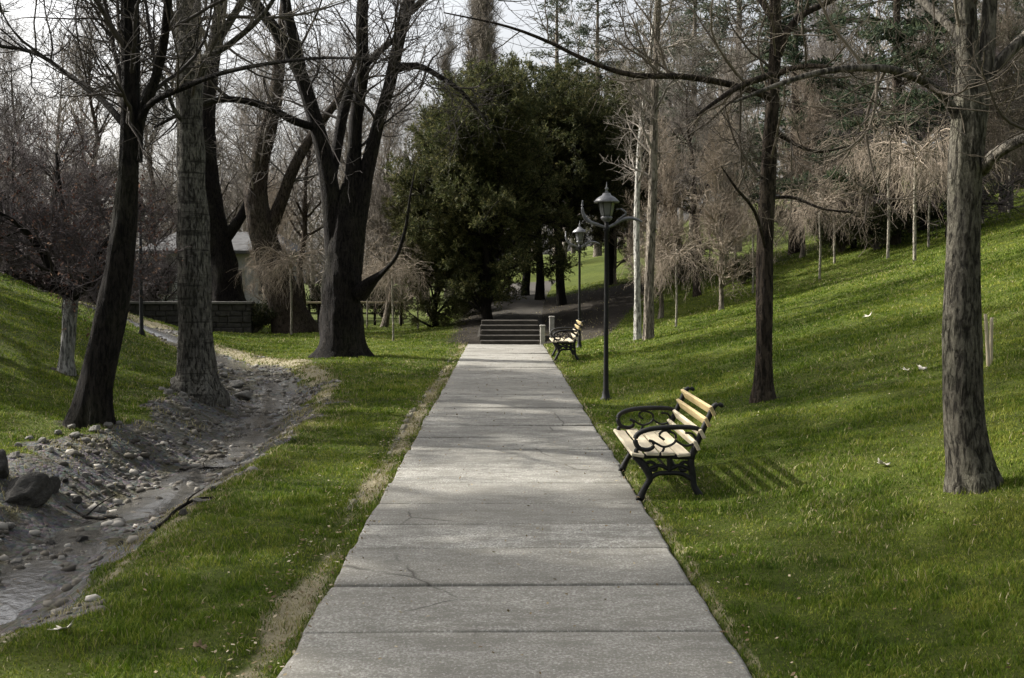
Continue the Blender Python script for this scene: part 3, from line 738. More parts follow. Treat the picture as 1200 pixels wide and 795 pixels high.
def cedar(name, seed, H, rad, m, mbark, tiers=16, base=.12, dens=1.0, droop=-.05):
    """layered conifer: tiers of near-horizontal boughs carrying flat sprays"""
    rg = np.random.default_rng(seed); t = thing(name, (0, 0, 0), 'x', 'tree')
    q = resample(np.array([[0, 0, -.3, .22], [.05, 0, H*.3, .17], [0, .05, H*.7, .09], [0, 0, H, .02]]), 24)
    mb = MB(); tubes(mb, q[None, :, :3], q[None, :, 3], 8, rough=roughfn(.06, seed, .3, 0))
    Pl = []; Rl = []
    for k in range(tiers):
        h = k/(tiers-1); z = H*(base+(1-base)*h)*.98; Rk = rad*(1-h)**.8+.25
        for j in range(rg.integers(4, 8)):
            a = rg.random()*6.283; L_ = Rk*rg.uniform(.55, 1.1); tt = np.linspace(0, 1, 9)[:, None]
            e = np.array([np.cos(a), np.sin(a), 0])*L_; s_ = np.array([0, 0, z+rg.normal()*.1])
            Pl.append(s_+e*tt+np.array([0, 0, 1])*(.10*L_*np.sin(tt*3.0)+droop*L_*tt**2)+np.cumsum(rg.normal(size=(9, 3))*.015*L_, 0)); Rl.append(np.linspace(.04*(1-h)+.012, .006, 9))
    Pl = np.array(Pl); Rl = np.array(Rl); tubes(mb, Pl, Rl, 5)
    P2, R2 = grow(Pl, Rl, int(len(Pl)*9), rad*.28, rg, t0=.2, K=5, wander=.12, trop=-.02, rmax=.012, ang=(40, 65))
    P2[..., 2] = P2[:, :1, 2]+(P2[..., 2]-P2[:, :1, 2])*.35
    tubes(mb, P2, R2, 3); mb.build('trunk', mbark, t)
    n = int(16000*dens); i = rg.integers(0, len(P2), n); Cn, _, T = interp(P2, R2, i, rg.random(n))
    Cn = Cn+rg.normal(size=Cn.shape)*np.array([.06, .06, .04]); D = nrm(T+np.array([0, 0, .25])+.6*rg.normal(size=Cn.shape))
    ln = rg.uniform(.10, .24, n); mb = MB(); leaves(mb, Cn, D, ln, ln*.28, rg, False); mb.build('crown', m, t)
    return t
def put(root, px, py, rz=0, sc=1, label='', group=None, first=False, Y=None, name=None):
    p = G(px, py) if Y is None else np.array([at(px, 400, Y)[0], Y, ground_z(at(px, 400, Y)[0], Y)])
    if first:
        root.location = p; root.rotation_euler = (0, 0, rz); root.scale = (sc, sc, sc) if not isinstance(sc, tuple) else sc; root['label'] = label
        if group: root['group'] = group
        r = root
    else: r = dup(root, tuple(p), rz, sc, label, group)
    return r

def evergreen(seed, H, m, mbark, boughs, side, nleaf, t0=.1, tr=.16, trop=.03, leaf=(.06, .15), squash=1., bang=(35, 75), lp=.72):
    rg = np.random.default_rng(seed); t = thing('cypress_tree', (0, 0, 0), 'x', 'tree')
    tt = np.linspace(0, 1, 9); P = np.stack([np.cumsum(rg.normal(size=9))*.05, np.cumsum(rg.normal(size=9))*.05, -.3+H*tt*.97, tr*(1-tt)**.8+.012], 1)
    stems = [resample(P, 26)]
    for k in range(3):                                  # secondary leaders, so the top is not one point
        h0 = H*rg.uniform(.15, .45); a = rg.random()*6.28; e = np.array([math.cos(a), math.sin(a)])
        pp = [(0, 0, h0, tr*.55)]+[(*(e*side*f*rg.uniform(.8, 1.1)), h0+(H*rg.uniform(.72, .92)-h0)*g2, tr*.5*(1-g2)+.012) for f, g2 in ((.12, .25), (.26, .6), (.33, 1.))]
        stems.append(resample(np.array(pp), 26))
    St = np.array(stems); mb = MB(); tubes(mb, St[..., :3], St[..., 3], 10, rough=roughfn(.07, seed, .2, 0))
    P1, R1 = grow(St[..., :3], St[..., 3], boughs, side, rg, t0=t0, K=12, wander=.13, trop=trop, rk=.5, rmax=.045, ang=bang, lenpow=lp)
    tubes(mb, P1, R1, 6)
    P2, R2 = grow(P1, R1, boughs*11, side*.30, rg, t0=.15, K=6, wander=.2, trop=trop*1.5, rmax=.012, ang=(25, 65), lenpow=.45)
    tubes(mb, P2, R2, 4); mb.build('trunk', mbark, t)
    P3_, R3 = grow(P2, R2, boughs*55, side*.12, rg, t0=.1, K=4, wander=.2, trop=trop, rmax=.005, tip=.002, ang=(25, 60), lenpow=.3)
    per = nleaf//len(P3_); idx = np.repeat(np.arange(len(P3_)), per); n = len(idx)
    Cn, _, T = interp(P3_, R3, idx, rg.random(n)); Cn = Cn+rg.normal(size=Cn.shape)*.022
    D = nrm(T*.8+np.array([0, 0, .15])+.6*rg.normal(size=Cn.shape)); ln = rg.uniform(*leaf, n)
    k = Cn[:, 2] > .03; mb = MB(); tubes(mb, P3_, R3, 3); leaves(mb, Cn[k], D[k], ln[k], ln[k]*.24, rg, False)
    mb.build('crown', m, t); return t
# dark evergreens in the middle
A = evergreen(3, 7.9, M['cypress_mid'], M['bark_dark'], 150, 3.3, 240000, t0=.05)
put(A, 572, 0, .3, 1, 'large dark green cypress rising just left of the stone steps', first=True, Y=37)
B = evergreen(8, 8.0, M['cypress'], M['bark_dark'], 105, 3.6, 200000, t0=.36, lp=.5, trop=-.01, bang=(45, 85))
put(B, 662, 0, 1., 1, 'rounded dark evergreen with bare lower trunk above the climbing path', first=True, Y=41)
D_ = evergreen(14, 5.2, M['cypress_light'], M['bark_dark'], 80, 2.2, 110000, t0=.04, tr=.09, leaf=(.04, .12))
put(D_, 512, 0, 2., 1.05, 'smaller lighter green cypress at the left edge of the dark evergreens', first=True, Y=39)
put(B, 612, 0, 3.1, .98, 'dark evergreen at the back, between the large cypress and the rounded one', Y=45)
put(D_, 545, 0, 4.1, (1.25, 1.25, 1.6), 'lighter green cypress standing up behind the large dark one', Y=44)
put(B, 716, 0, 5.1, .96, 'dark evergreen with bare trunk at the right end of the dark evergreens', Y=44)

# cedar and pines behind the slope
Cd = cedar('cedar_tree', 4, 11.5, 3.6, M['cedar'], M['bark_brown'], dens=1.9)
put(Cd, 1045, 0, 0, 1, 'tall dark layered cedar behind the slope, left of the thick right-hand tree', first=True, Y=36)
put(Cd, 930, 0, 2, .95, 'dark cedar low behind the slim brown tree', Y=42)
put(Cd, 1195, 0, 4, .95, 'dark cedar behind the slope at the extreme right edge', Y=44)
put(Cd, 1120, 0, 1.2, 1.05, 'dark cedar behind the thick right-hand tree, farther back than the layered one', Y=52)
Pn = cedar('pine_tree', 9, 15, 2.6, M['pine'], M['bark_tan'], tiers=20, base=.25, dens=.8, droop=.1)
for k, (px, Yd, s, lab) in enumerate([
    (652, 62, 1.05, 'grey-green pine standing over the middle of the dark evergreens'),
    (700, 60, 1.0, 'narrow pine top above the rounded evergreen left of the pale birch trunks'),
    (812, 52, .98, 'sparse tall pine between the pale birch trunks and the slim brown tree'),
    (862, 50, 1.05, 'sparse tall pine just left of the slim brown tree, behind the weeping trees'),
    (760, 64, .9, 'far pine directly behind the pale birch trunks')]):
    put(Pn, px, 0, k*1.3, s, lab, 'sparse tall pines behind the slope', first=(k == 0), Y=Yd)

for k, (x, y, s, w_) in enumerate([(-12.5, 12.0, 1.0, 'nearest'), (-14.5, 25.5, 1.15, 'second')]):  # pines out of view, added to throw shade over the lawns
    dup(Pn, (x, y, ground_z(x, y)), k*2.2, (s*1.5, s*1.5, s), '%s unseen pine added beyond the left edge for its shade' % w_, 'unseen pines added for shade')
for k, (x, y, s, w_) in enumerate([(-12.6, 19.5, 1.4, 'nearer'), (-16.2, 26.5, 1.65, 'farther')]):  # unseen cedars, stretched tall and added as denser shade for the slope
    dup(Cd, (x, y, ground_z(x, y)), k*2.2, (1., 1., s), '%s of the two tall unseen cedars added beyond the left edge for their shade' % w_, 'unseen cedars added for shade')
# columnar poplars, hazy grey
Pp = bare(77, 17, .2, .16, M['bark_tan'], M['twig_grey'], (90, 1100, 9000), up=.3, trunk_frac=.08, columnar=True)
for k, (px, Yd, s, lab) in enumerate([
    (560, 70, 1.15, 'tallest narrow bare poplar, rising left of the dark evergreens'),
    (530, 78, 1.0, 'narrow bare poplar a little left of the tallest one'),
    (574, 74, 1.2, 'narrow bare poplar touching the right side of the tallest one'),
    (548, 73, 1.1, 'narrow bare poplar between the tallest one and the one to its left')]):
    put(Pp, px, 0, k*2., (s*1.35, s*1.35, s), lab, 'narrow bare poplars far back', first=(k == 0), Y=Yd)

# bare background trees
b1 = bare(101, 9.5, .15, .36, M['bark_brown'], M['twig_brown'], (34, 420, 4200))
b2 = bare(102, 8.0, .12, .40, M['bark_tan'], M['twig_grey'], (40, 460, 4600), trunk_frac=.22)
b3 = bare(103, 12., .18, .30, M['bark_brown'], M['twig_grey'], (40, 500, 5000), trunk_frac=.3)
b4 = bare(104, 4.6, .07, .46, M['bark_tan'], M['twig_straw'], (36, 420, 4200), trunk_frac=.12)
b5 = bare(105, 4.2, .07, .5, M['bark_dark'], M['twig_pink'], (40, 480, 5200), trunk_frac=.10, up=.02)
used = set()
off_ = [(-9.5, 6.5, .9), (-13.5, 10.5, 1.1), (-12, 1.0, 1.0), (-17, 5, 1.2)]
gp = 'bare trees behind the lawns'
for k, (src, px, Yd, s, lab) in enumerate([
    (b2, 455, 44, 1.0, 'pinkish brown bare tree between the forked tree and the lighter cypress'),
    (b1, 355, 46, 1.0, 'brown bare tree seen just left behind the forked old tree'),
    (b3, 300, 58, 1.0, 'tall grey bare tree in the gap left of the forked tree'),
    (b1, 255, 50, .95, 'brown bare tree showing right beside the grey banded trunk'),
    (b3, 180, 55, .95, 'tall bare tree between the black leaning tree and the banded trunk'),
    (b3, 108, 40, .85, 'bare tree with a thin upright trunk just left of the black leaning tree'),
    (b1, 40, 44, 1.0, 'brown bare tree high behind the left slope'),
    (b3, -25, 48, 1.0, 'tall bare tree at the extreme left edge behind the slope'),
    (b3, 410, 62, 1.1, 'tall bare tree straight behind the forked old tree'),
    (b2, 500, 58, 1.15, 'grey bare tree just left of the far poplars'),
    (b1, 815, 36, .72, 'brown bare tree behind the weeping trees, right of the birch trunks'),
    (b2, 850, 40, .9, 'grey bare tree behind the left side of the slim brown tree'),
    (b1, 935, 46, .9, 'brown bare tree just right behind the slim brown tree'),
    (b2, 985, 50, 1.1, 'grey bare tree left of the layered cedar, behind the weeping trees'),
    (b3, 790, 56, 1.0, 'tall bare tree right behind the pale birch trunks'),
    (b3, 960, 58, 1.0, 'tall bare tree far back between slim brown tree and layered cedar'),
    (b1, 1085, 38, .8, 'brown bare tree close behind the left of the thick right-hand tree'),
    (b2, 1180, 36, .9, 'grey bare tree to the right of the thick right-hand tree'),
    (b3, 735, 66, .9, 'tall bare tree far back over the right end of the evergreens'),
    (b2, 225, 66, 1.1, 'grey bare tree far behind the pale building')]):
    put(src, px, 0, k*1.7, s, lab, gp, first=(src.name not in used), Y=Yd); used.add(src.name)
gp = 'low twiggy trees and shrubs in front of the far trees'
for k, (src, px, Yd, s, lab) in enumerate([
    (b5, 15, 33, 1.0, 'dark purple-brown twiggy tree on the left slope, leftmost'),
    (b5, 60, 35, 1.1, 'purple-brown twiggy tree behind the crown of the whitewashed tree'),
    (b5, -25, 31, 1.0, 'purple-brown twiggy tree cut by the left edge'),
    (b5, 120, 39, 1.15, 'purple-brown twiggy tree behind the black leaning tree'),
    (b5, 190, 44, 1.1, 'twiggy pinkish tree between the low wall and the black tree'),
    (b4, 775, 33, .95, 'straw-coloured bushy tree right beside the pale birch trunks'),
    (b4, 845, 31, .9, 'straw-coloured bushy tree left of the slim brown trunk'),
    (b4, 720, 44, .9, 'straw-coloured bushy tree behind the near lamp post'),
    (b4, 470, 48, 1.1, 'straw-coloured bushy tree left of the lighter cypress'),
    (b4, 320, 44, 1.0, 'straw-coloured bushy tree by the leaning trunks'),
    (b4, 940, 40, 1.1, 'straw-coloured bushy tree right of the slim brown trunk'),
    (b5, 1000, 38, 1.0, 'pinkish twiggy tree below the layered cedar'),
    (b5, 1110, 34, 1.1, 'pinkish twiggy tree behind the thick right-hand trunk'),
    (b4, 1170, 36, 1.1, 'straw-coloured bushy tree right of the thick right-hand trunk')]):
    put(src, px, 0, k*1.1, s, lab, gp, first=(src.name not in used), Y=Yd); used.add(src.name)

for k, (x, y, s) in enumerate(off_):  # bare trees outside the frame, added to cast branch shadows
    dup(b1 if k % 2 else b2, (x, y, ground_z(x, y)), k*1.9, s, '%s nearest of the unseen bare trees added beyond the left edge for their shade' % ['second', 'fourth', 'first', 'third'][k], 'unseen bare trees added for shade')
# weeping young trees with pale stems
w1 = weeping(201, 2.7, M['bark_pale'], M['twig_straw']); w2 = weeping(202, 2.7, M['bark_pale'], M['twig_straw'], n=(13, 100, 700))
gp = 'young weeping trees on the slope'
for k, (src, px, py, s, lab) in enumerate([
    (w1, 960, 328, 1.0, 'young weeping tree nearest on the slope right of the slim brown tree'),
    (w2, 978, 309, 1.05, 'young weeping tree just behind and right of the nearest one on the slope'),
    (w1, 1003, 290, 1.1, 'weeping tree highest in the gap left of the tallest weeping one'),
    (w2, 1040, 303, 1.3, 'tallest young weeping tree with a bright pale stem, left of the thick right-hand tree'),
    (w1, 1072, 306, 1.3, 'weeping tree with twin-looking stem just left of the thick right-hand trunk'),
    (w2, 1088, 290, 1.0, 'weeping tree half hidden by the left edge of the thick right-hand trunk'),
    (w1, 792, 384, .85, 'young weeping tree on the slope just right of the pale birch trunks'),
    (w2, 832, 322, .95, 'young weeping tree midway between the birch trunks and the slim brown tree'),
    (w1, 862, 316, .9, 'young weeping tree close to the left of the slim brown tree'),
    (w2, 882, 345, .9, 'young weeping tree with its stem against the left of the slim brown trunk'),
    (w2, 1152, 262, 1.0, 'weeping tree right of the thick right-hand tree, high on the slope'),
    (w1, 1182, 250, 1.0, 'weeping tree highest at the right edge')]):
    put(src, px, py, k*2.1, s, lab, gp, first=(src.name not in used)); used.add(src.name)
gp = 'young weeping trees across the left lawn'
for k, (src, px, py, s, lab) in enumerate([
    (w1, 341, 393, 1.15, 'young weeping tree with a pale stem left of the forked old tree'),
    (w2, 461, 400, .95, 'young weeping tree right of the forked old tree, on the sunny grass'),
    (w1, 490, 386, .9, 'young weeping tree at the left foot of the cypresses'),
    (w2, 430, 384, .9, 'young weeping tree half behind the right side of the forked tree'),]):
    put(src, px, py, k*2.1, s, lab, gp)

# pale birch trunks right of the lamp
def lean_tree(foot_px, pts, name, label, mbark, mtwig, seed, crown, L, zmin, flare=.2, limbs=[], cat='tree'):
    p = G(*foot_px); hero(name, p, pts, limbs, label, cat, mbark, mtwig, flare=flare, seed=seed, crown=crown, L=L, zmin=zmin, S=12)
lean_tree((747, 398), [(747, 398, 5), (747, 330, 4), (746, 260, 3.6), (749, 180, 3.2), (756, 110, 2.8), (765, 40, 2.3), (772, -40, 1.8), (775, -160, 1)], 'birch_tree',
          'thin pale birch trunk just right of the near lamp post', M['bark_birch'], M['twig_grey'], 301, (30, 200, 1100), (1.6, .9, .5), 3.6)
lean_tree((760, 398), [(760, 398, 7), (761, 330, 6), (764, 250, 5.6), (766, 170, 5), (768, 90, 4.5), (772, 0, 3.6), (778, -110, 2.5), (780, -240, 1)], 'birch_tree',
          'thicker buff birch trunk immediately right of the thin pale one', M['bark_tan'], M['twig_grey'], 302, (40, 240, 1300), (1.8, 1., .5), 3.2)
# leaning old trunks at the back left
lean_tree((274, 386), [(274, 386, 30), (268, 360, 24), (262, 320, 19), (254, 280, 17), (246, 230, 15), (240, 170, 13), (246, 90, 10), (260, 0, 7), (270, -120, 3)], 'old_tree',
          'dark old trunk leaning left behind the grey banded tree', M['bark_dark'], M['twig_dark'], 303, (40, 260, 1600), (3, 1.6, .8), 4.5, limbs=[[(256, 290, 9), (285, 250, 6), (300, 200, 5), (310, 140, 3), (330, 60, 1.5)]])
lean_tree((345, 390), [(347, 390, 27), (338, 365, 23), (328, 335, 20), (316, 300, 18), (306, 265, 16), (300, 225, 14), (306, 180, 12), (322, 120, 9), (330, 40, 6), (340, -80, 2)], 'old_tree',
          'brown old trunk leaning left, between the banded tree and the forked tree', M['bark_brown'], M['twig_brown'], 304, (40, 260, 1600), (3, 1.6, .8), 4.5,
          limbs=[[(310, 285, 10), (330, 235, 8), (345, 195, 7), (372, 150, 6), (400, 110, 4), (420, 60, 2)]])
# trunks under the dark evergreens
lean_tree((632, 352), [(632, 352, 6), (633, 320, 5), (631, 280, 4.5), (630, 230, 4), (628, 170, 2)], 'evergreen_trunk', 'bare dark trunk crossing the sunlit grass patch above the steps', M['bark_dark'], M['twig_dark'], 305, (20, 60, 200), (1, .5, .3), 3.8, cat='tree')

# dark hedge-like shrubs
def shrub(seed, r, h, m, n=9000):
    rg = np.random.default_rng(seed); t = thing('shrub', (0, 0, 0), 'x', 'shrub')
    P1 = np.zeros((26, 7, 3)); a = rg.random(26)*6.283; tt = np.linspace(0, 1, 7)
    rr = r*rg.uniform(.2, .9, 26)
    P1[..., 0] = np.cos(a)[:, None]*rr[:, None]*tt; P1[..., 1] = np.sin(a)[:, None]*rr[:, None]*tt
    P1[..., 2] = h*rg.uniform(.5, 1, 26)[:, None]*tt**.8-.05
    P1 += rg.normal(size=P1.shape)*.02; R1 = np.repeat(np.linspace(.02, .005, 7)[None], 26, 0)
    mb = MB(); tubes(mb, P1, R1, 4); P2, R2 = grow(P1, R1, 500, h*.4, rg, K=5, t0=.3); tubes(mb, P2, R2, 3); mb.build('stems', M['twig_brown'], t)
    i = rg.integers(0, len(P2), n); Cn, _, T = interp(P2, R2, i, rg.random(n)); Cn += rg.normal(size=Cn.shape)*.05*h
    Cn[:, 2] = np.abs(Cn[:, 2])+.02
    mb = MB(); leaves(mb, Cn, nrm(T+rg.normal(size=T.shape)*.8), rg.uniform(.05, .13, n), rg.uniform(.03, .06, n), rg, False); mb.build('foliage', m, t)
    return t
s1 = shrub(7, 1.3, 1.3, M['hedge']); s2 = shrub(8, 1.1, 1.5, M['purple_leaf'])
gp = 'shrubs at the edge of the lawns'
for k, (src, px, Yd, s, lab) in enumerate([
    (s1, 300, 40, .8, 'dark green shrub between the two leaning old trunks'),
    (s1, 1025, 36, 1.0, 'dark green shrub behind the bright stem of the tallest weeping tree'),
    (s1, 1065, 38, 1.1, 'dark green shrub behind the weeping trees beside the thick right-hand trunk'),
    (s1, 985, 38, .9, 'dark green shrub behind the weeping trees nearest the slim brown tree'),
    (s1, 870, 36, .7, 'small green shrub behind the slim brown trunk'),
    (s1, 545, 41, .8, 'dark green shrub at the foot of the cypresses'),
    (s2, 10, 36, 1.3, 'purple-leaved shrub highest on the left slope'),
    (s2, 55, 38, 1.3, 'purple-leaved shrub behind the whitewashed tree'),
    (s2, 100, 41, 1.2, 'purple-leaved shrub seen left of the black leaning trunk'),
    (s1, 150, 47, 1.0, 'dark green shrub behind the low wall'),
    (s1, 390, 52, 1.3, 'dark green shrub far behind the forked tree, on its left'),
    (s1, 450, 56, 1.3, 'dark green shrub far behind the forked tree, on its right'),
    (s1, 800, 40, 1.0, 'dark green shrub behind the straw-coloured bushy trees'),
    (s1, 1180, 42, 1.2, 'dark green shrub behind the slope at the right edge')]):
    put(src, px, 0, k*1.3, s, lab, gp, first=(src.name not in used), Y=Yd); used.add(src.name)

# far wood: one twiggy mass behind everything
rg = np.random.default_rng(900); mb = MB()
n = 260; ang = np.linspace(-1.05, 1.05, n)+rg.normal(size=n)*.01; dist = rg.uniform(78, 120, n)
bx = dist*np.sin(ang); by = dist*np.cos(ang); hz = tz(bx, by); Hh = rg.uniform(8, 17, n)
P0 = np.zeros((n, 8, 3)); tt = np.linspace(0, 1, 8)
P0[..., 0] = bx[:, None]+rg.normal(size=(n, 1))*tt*1.0; P0[..., 1] = by[:, None]; P0[..., 2] = hz[:, None]-.5+Hh[:, None]*tt
R0 = .2*(1-tt)[None]*np.ones((n, 1))+.02; tubes(mb, P0, R0, 5)
P1, R1 = grow(P0, R0, n*34, 5.0, rg, t0=.1, K=6, wander=.18, trop=.12, rmax=.07, tip=.02, lenpow=.5); tubes(mb, P1, R1, 3)
P2, R2 = grow(P1, R1, n*240, 2.2, rg, t0=.1, K=4, wander=.2, trop=.08, rmax=.035, tip=.015); tubes(mb, P2, R2, 3)
o = mb.build('far_wood', M['twig_grey']); tag(o, 'grey-brown mass of bare woodland closing the view behind all the other trees', 'woodland', None, 'stuff')

# ------------------------------------------------------------------ wall, building, rail fence at the back left
def blockwall(x0, x1, y, h, th, name, label):
    zb = min(ground_z(x0, y), ground_z(x1, y)); t = thing(name, ((x0+x1)/2, y, zb), label, 'wall')
    rg = np.random.default_rng(6); mb = MB(); cx_ = (x0+x1)/2; z = -.2; r_ = 0
    while z < h-.12:
        rh = rg.uniform(.16, .24); x = x0-cx_
        while x < x1-cx_:
            w_ = rg.uniform(.25, .5); d_ = rg.uniform(-.02, .02)
            box(mb, x+.008, min(x+w_-.008, x1-cx_), -th/2+d_, th/2+d_, z+.006, z+rh-.006, bev=.02); x += w_
        z += rh
    box(mb, x0-cx_+.01, x1-cx_-.01, -th/2+.05, th/2-.05, -.2, z-.02)
    mb.build('masonry', M['stone_dark'], t)
    mb = MB(); box(mb, x0-cx_-.04, x1-cx_+.04, -th/2-.06, th/2+.06, z+.002, z+.09, bev=.015); mb.build('coping', M['coping'], t)
xa = at(140, 380, 39)[0]; xb = at(292, 380, 39)[0]
blockwall(xa, xb, 39.5, .9, .35, 'stone_wall', 'low dark stone wall with a pale coping behind the grey banded tree')
# pale building far back left
bx0 = at(170, 300, 50)[0]; bx1 = at(335, 300, 50)[0]; bz = ground_z(bx0, 50)
bt = thing('garden_building', ((bx0+bx1)/2, 50, bz), 'pale grey single-storey building behind the low stone wall', 'building')
W_ = (bx1-bx0)/2; mb = MB(); box(mb, -W_, W_, 0, 4, -.2, 2.7); mb.build('wall', M['plaster'], bt)
mb = MB(); v = np.array([[-W_-.3, -.4, 2.70], [W_+.3, -.4, 2.70], [W_+.3, 4.4, 2.70], [-W_-.3, 4.4, 2.70], [-W_-.3, -.4, 2.82], [W_+.3, -.4, 2.82], [W_+.3, 4.4, 2.82], [-W_-.3, 4.4, 2.82]])
v[:, 2] += .003; mb.add(v, BOXF, False); v2 = np.array([[-W_-.3, -.4, 2.83], [W_+.3, -.4, 2.83], [W_+.3, 4.4, 2.83], [-W_-.3, 4.4, 2.83], [-W_+.8, 2, 3.7], [W_-.8, 2, 3.7]])
mb.add(v2, np.array([[0, 1, 5, 4], [2, 3, 4, 5]]), False); mb.add(v2, np.array([[1, 2, 5], [3, 0, 4]]), False); mb.build('roof', M['roofing'], bt)
for k in range(4):
    cxw = -W_+W_*2*(k+.5)/4; mb = MB(); box(mb, cxw-.45, cxw+.45, -.05, .02, .95, 2.1, bev=.01); fr = mb.build('window', M['pillar'], bt)
    mb = MB(); box(mb, cxw-.38, cxw+.38, -.06, -.045, 1.02, 2.03); mb.build('pane', M['window'], fr)
# low timber rail behind the forked tree
def rail(x0, x1, y, label):
    t = thing('timber_rail', ((x0+x1)/2, y, ground_z((x0+x1)/2, y)), label, 'fence'); W2 = (x1-x0)/2
    for xx in np.linspace(-W2, W2, 4):
        mb = MB(); box(mb, xx-.045, xx+.045, -.045, .045, -.1, .82, bev=.01); mb.build('post', M['bark_dark'], t)
    mb = MB(); box(mb, -W2-.15, W2+.15, -.06, .06, .823, .90, bev=.01); mb.build('rail', M['stake'], t)
    mb = MB(); box(mb, -W2, W2, -.048, -.02+.07, .42, .48, bev=.01); mb.build('lower_rail', M['bark_dark'], t)
rail(at(424, 380, 45)[0], at(470, 380, 45)[0], 45, 'low timber rail on dark posts seen right of the forked tree')
rail(at(352, 380, 47)[0], at(384, 380, 47)[0], 47, 'low timber rail seen left of the forked tree')

# stakes on the right slope
def stake(px, py, h, lean, label):
    p = G(px, py); mb = MB(); tube1(mb, [(0, 0, -.1), (lean*.5, 0, h*.5), (lean, 0, h)], [.022, .02, .017], 7)
    o = mb.build('garden_stake', M['stake']); o.location = p; tag(o, label, 'stake', 'stakes beside the thick right-hand tree')
stake(1159, 430, .55, -.05, 'leaning wooden stake right of the thick right-hand trunk, the left one of the pair')
stake(1161, 428, .50, .0, 'upright wooden stake right of the thick right-hand trunk, the right one of the pair')

# ------------------------------------------------------------------ lamps
def lamp(loc, label, black_arm=False):
    t = thing('street_lamp', loc, label, 'street lamp', 'black lamp posts along the path')
    mb = MB(); lathe(mb, [(.0, -.1), (.085, -.1), (.085, .03), (.06, .05), (.05, .12), (.04, .16), (.034, .5), (.030, 1.5), (.028, 2.36), (.045, 2.38), (.045, 2.42), (.028, 2.44), (.028, 2.5), (0, 2.5)], 14)
    mb.build('post', M['iron'], t)
    mb = MB(); lathe(mb, [(.028, 2.5), (.07, 2.53), (.085, 2.56), (.075, 2.575), (0, 2.575)], 14); hb = mb.build('lantern_base', M['lamp_metal'], t)
    mb = MB(); lathe(mb, [(.07, 2.575), (.085, 2.60), (.115, 2.76), (.11, 2.78), (0, 2.78)], 6, smooth=False); mb.build('lantern_glass', M['glass'], t)
    mb = MB()
    for k in range(6):
        a = k*math.pi/3; tube1(mb, [(.073*math.cos(a), .073*math.sin(a), 2.57), (.119*math.cos(a), .119*math.sin(a), 2.78)], .006, 5, 4)
    mb.build('lantern_frame', M['iron'], t)
    mb = MB(); lathe(mb, [(.0, 2.782), (.175, 2.765), (.18, 2.785), (.12, 2.84), (.065, 2.87), (.05, 2.90), (.0, 2.905)], 16)
    lathe(mb, [(.02, 2.90), (.028, 2.915), (.012, 2.93), (.022, 2.95), (.026, 2.965), (.006, 2.99), (.004, 3.05), (0, 3.06)], 10); mb.build('lantern_cap', M['lamp_metal'], t)
    for s in (-1, 1):
        mb = MB()
        if s < 0: pts = [(0, 0, 2.42), (-.12, 0, 2.46), (-.25, 0, 2.51), (-.32, 0, 2.60), (-.34, 0, 2.70), (-.335, 0, 2.80)]
        else: pts = [(0, 0, 2.42), (.10, 0, 2.46), (.22, 0, 2.53), (.33, 0, 2.55), (.43, 0, 2.53), (.50, 0, 2.50)]
        tube1(mb, pts, [.016, .022, .026, .024, .018, .010], 8)
        if s > 0: tube1(mb, [(.08, 0, 2.45), (.20, 0, 2.56), (.27, 0, 2.62), (.20, 0, 2.68), (.13, 0, 2.67)], [.010, .014, .014, .012, .008], 7)
        mb.build('scroll_arm', M['lamp_metal'], t)
    return t
gl = G(710, 470)
l1 = lamp((gl[0], gl[1], ground_z(gl[0], gl[1])), 'near black lamp post with a lantern and curled arms, right of the path')
k = gl[1]; x2 = at(679, 386, 28.6)[0]
dup(l1, (x2, 28.6, ground_z(x2, 28.6)), .15, 1, 'far black lamp post behind the farther bench, against the dark evergreens')
# thin black pole at the left lawn
p = G(166, 393)
t = thing('thin_lamp', tuple(p), 'thin black lamp pole on the sunny grass between black tree and banded tree', 'street lamp')
mb = MB(); lathe(mb, [(0, -.1), (.07, -.1), (.07, .05), (.045, .1), (.04, 1.2), (.036, 2.35), (0, 2.35)], 10); mb.build('post', M['iron'], t)
mb = MB(); lathe(mb, [(.03, 2.352), (.07, 2.37), (.11, 2.6), (.0, 2.6)], 6, smooth=False); mb.build('lantern_glass', M['lamp_metal'], t)
mb = MB(); lathe(mb, [(.0, 2.602), (.16, 2.60), (.05, 2.72), (.01, 2.82), (0, 2.82)], 10); mb.build('lantern_cap', M['iron'], t)

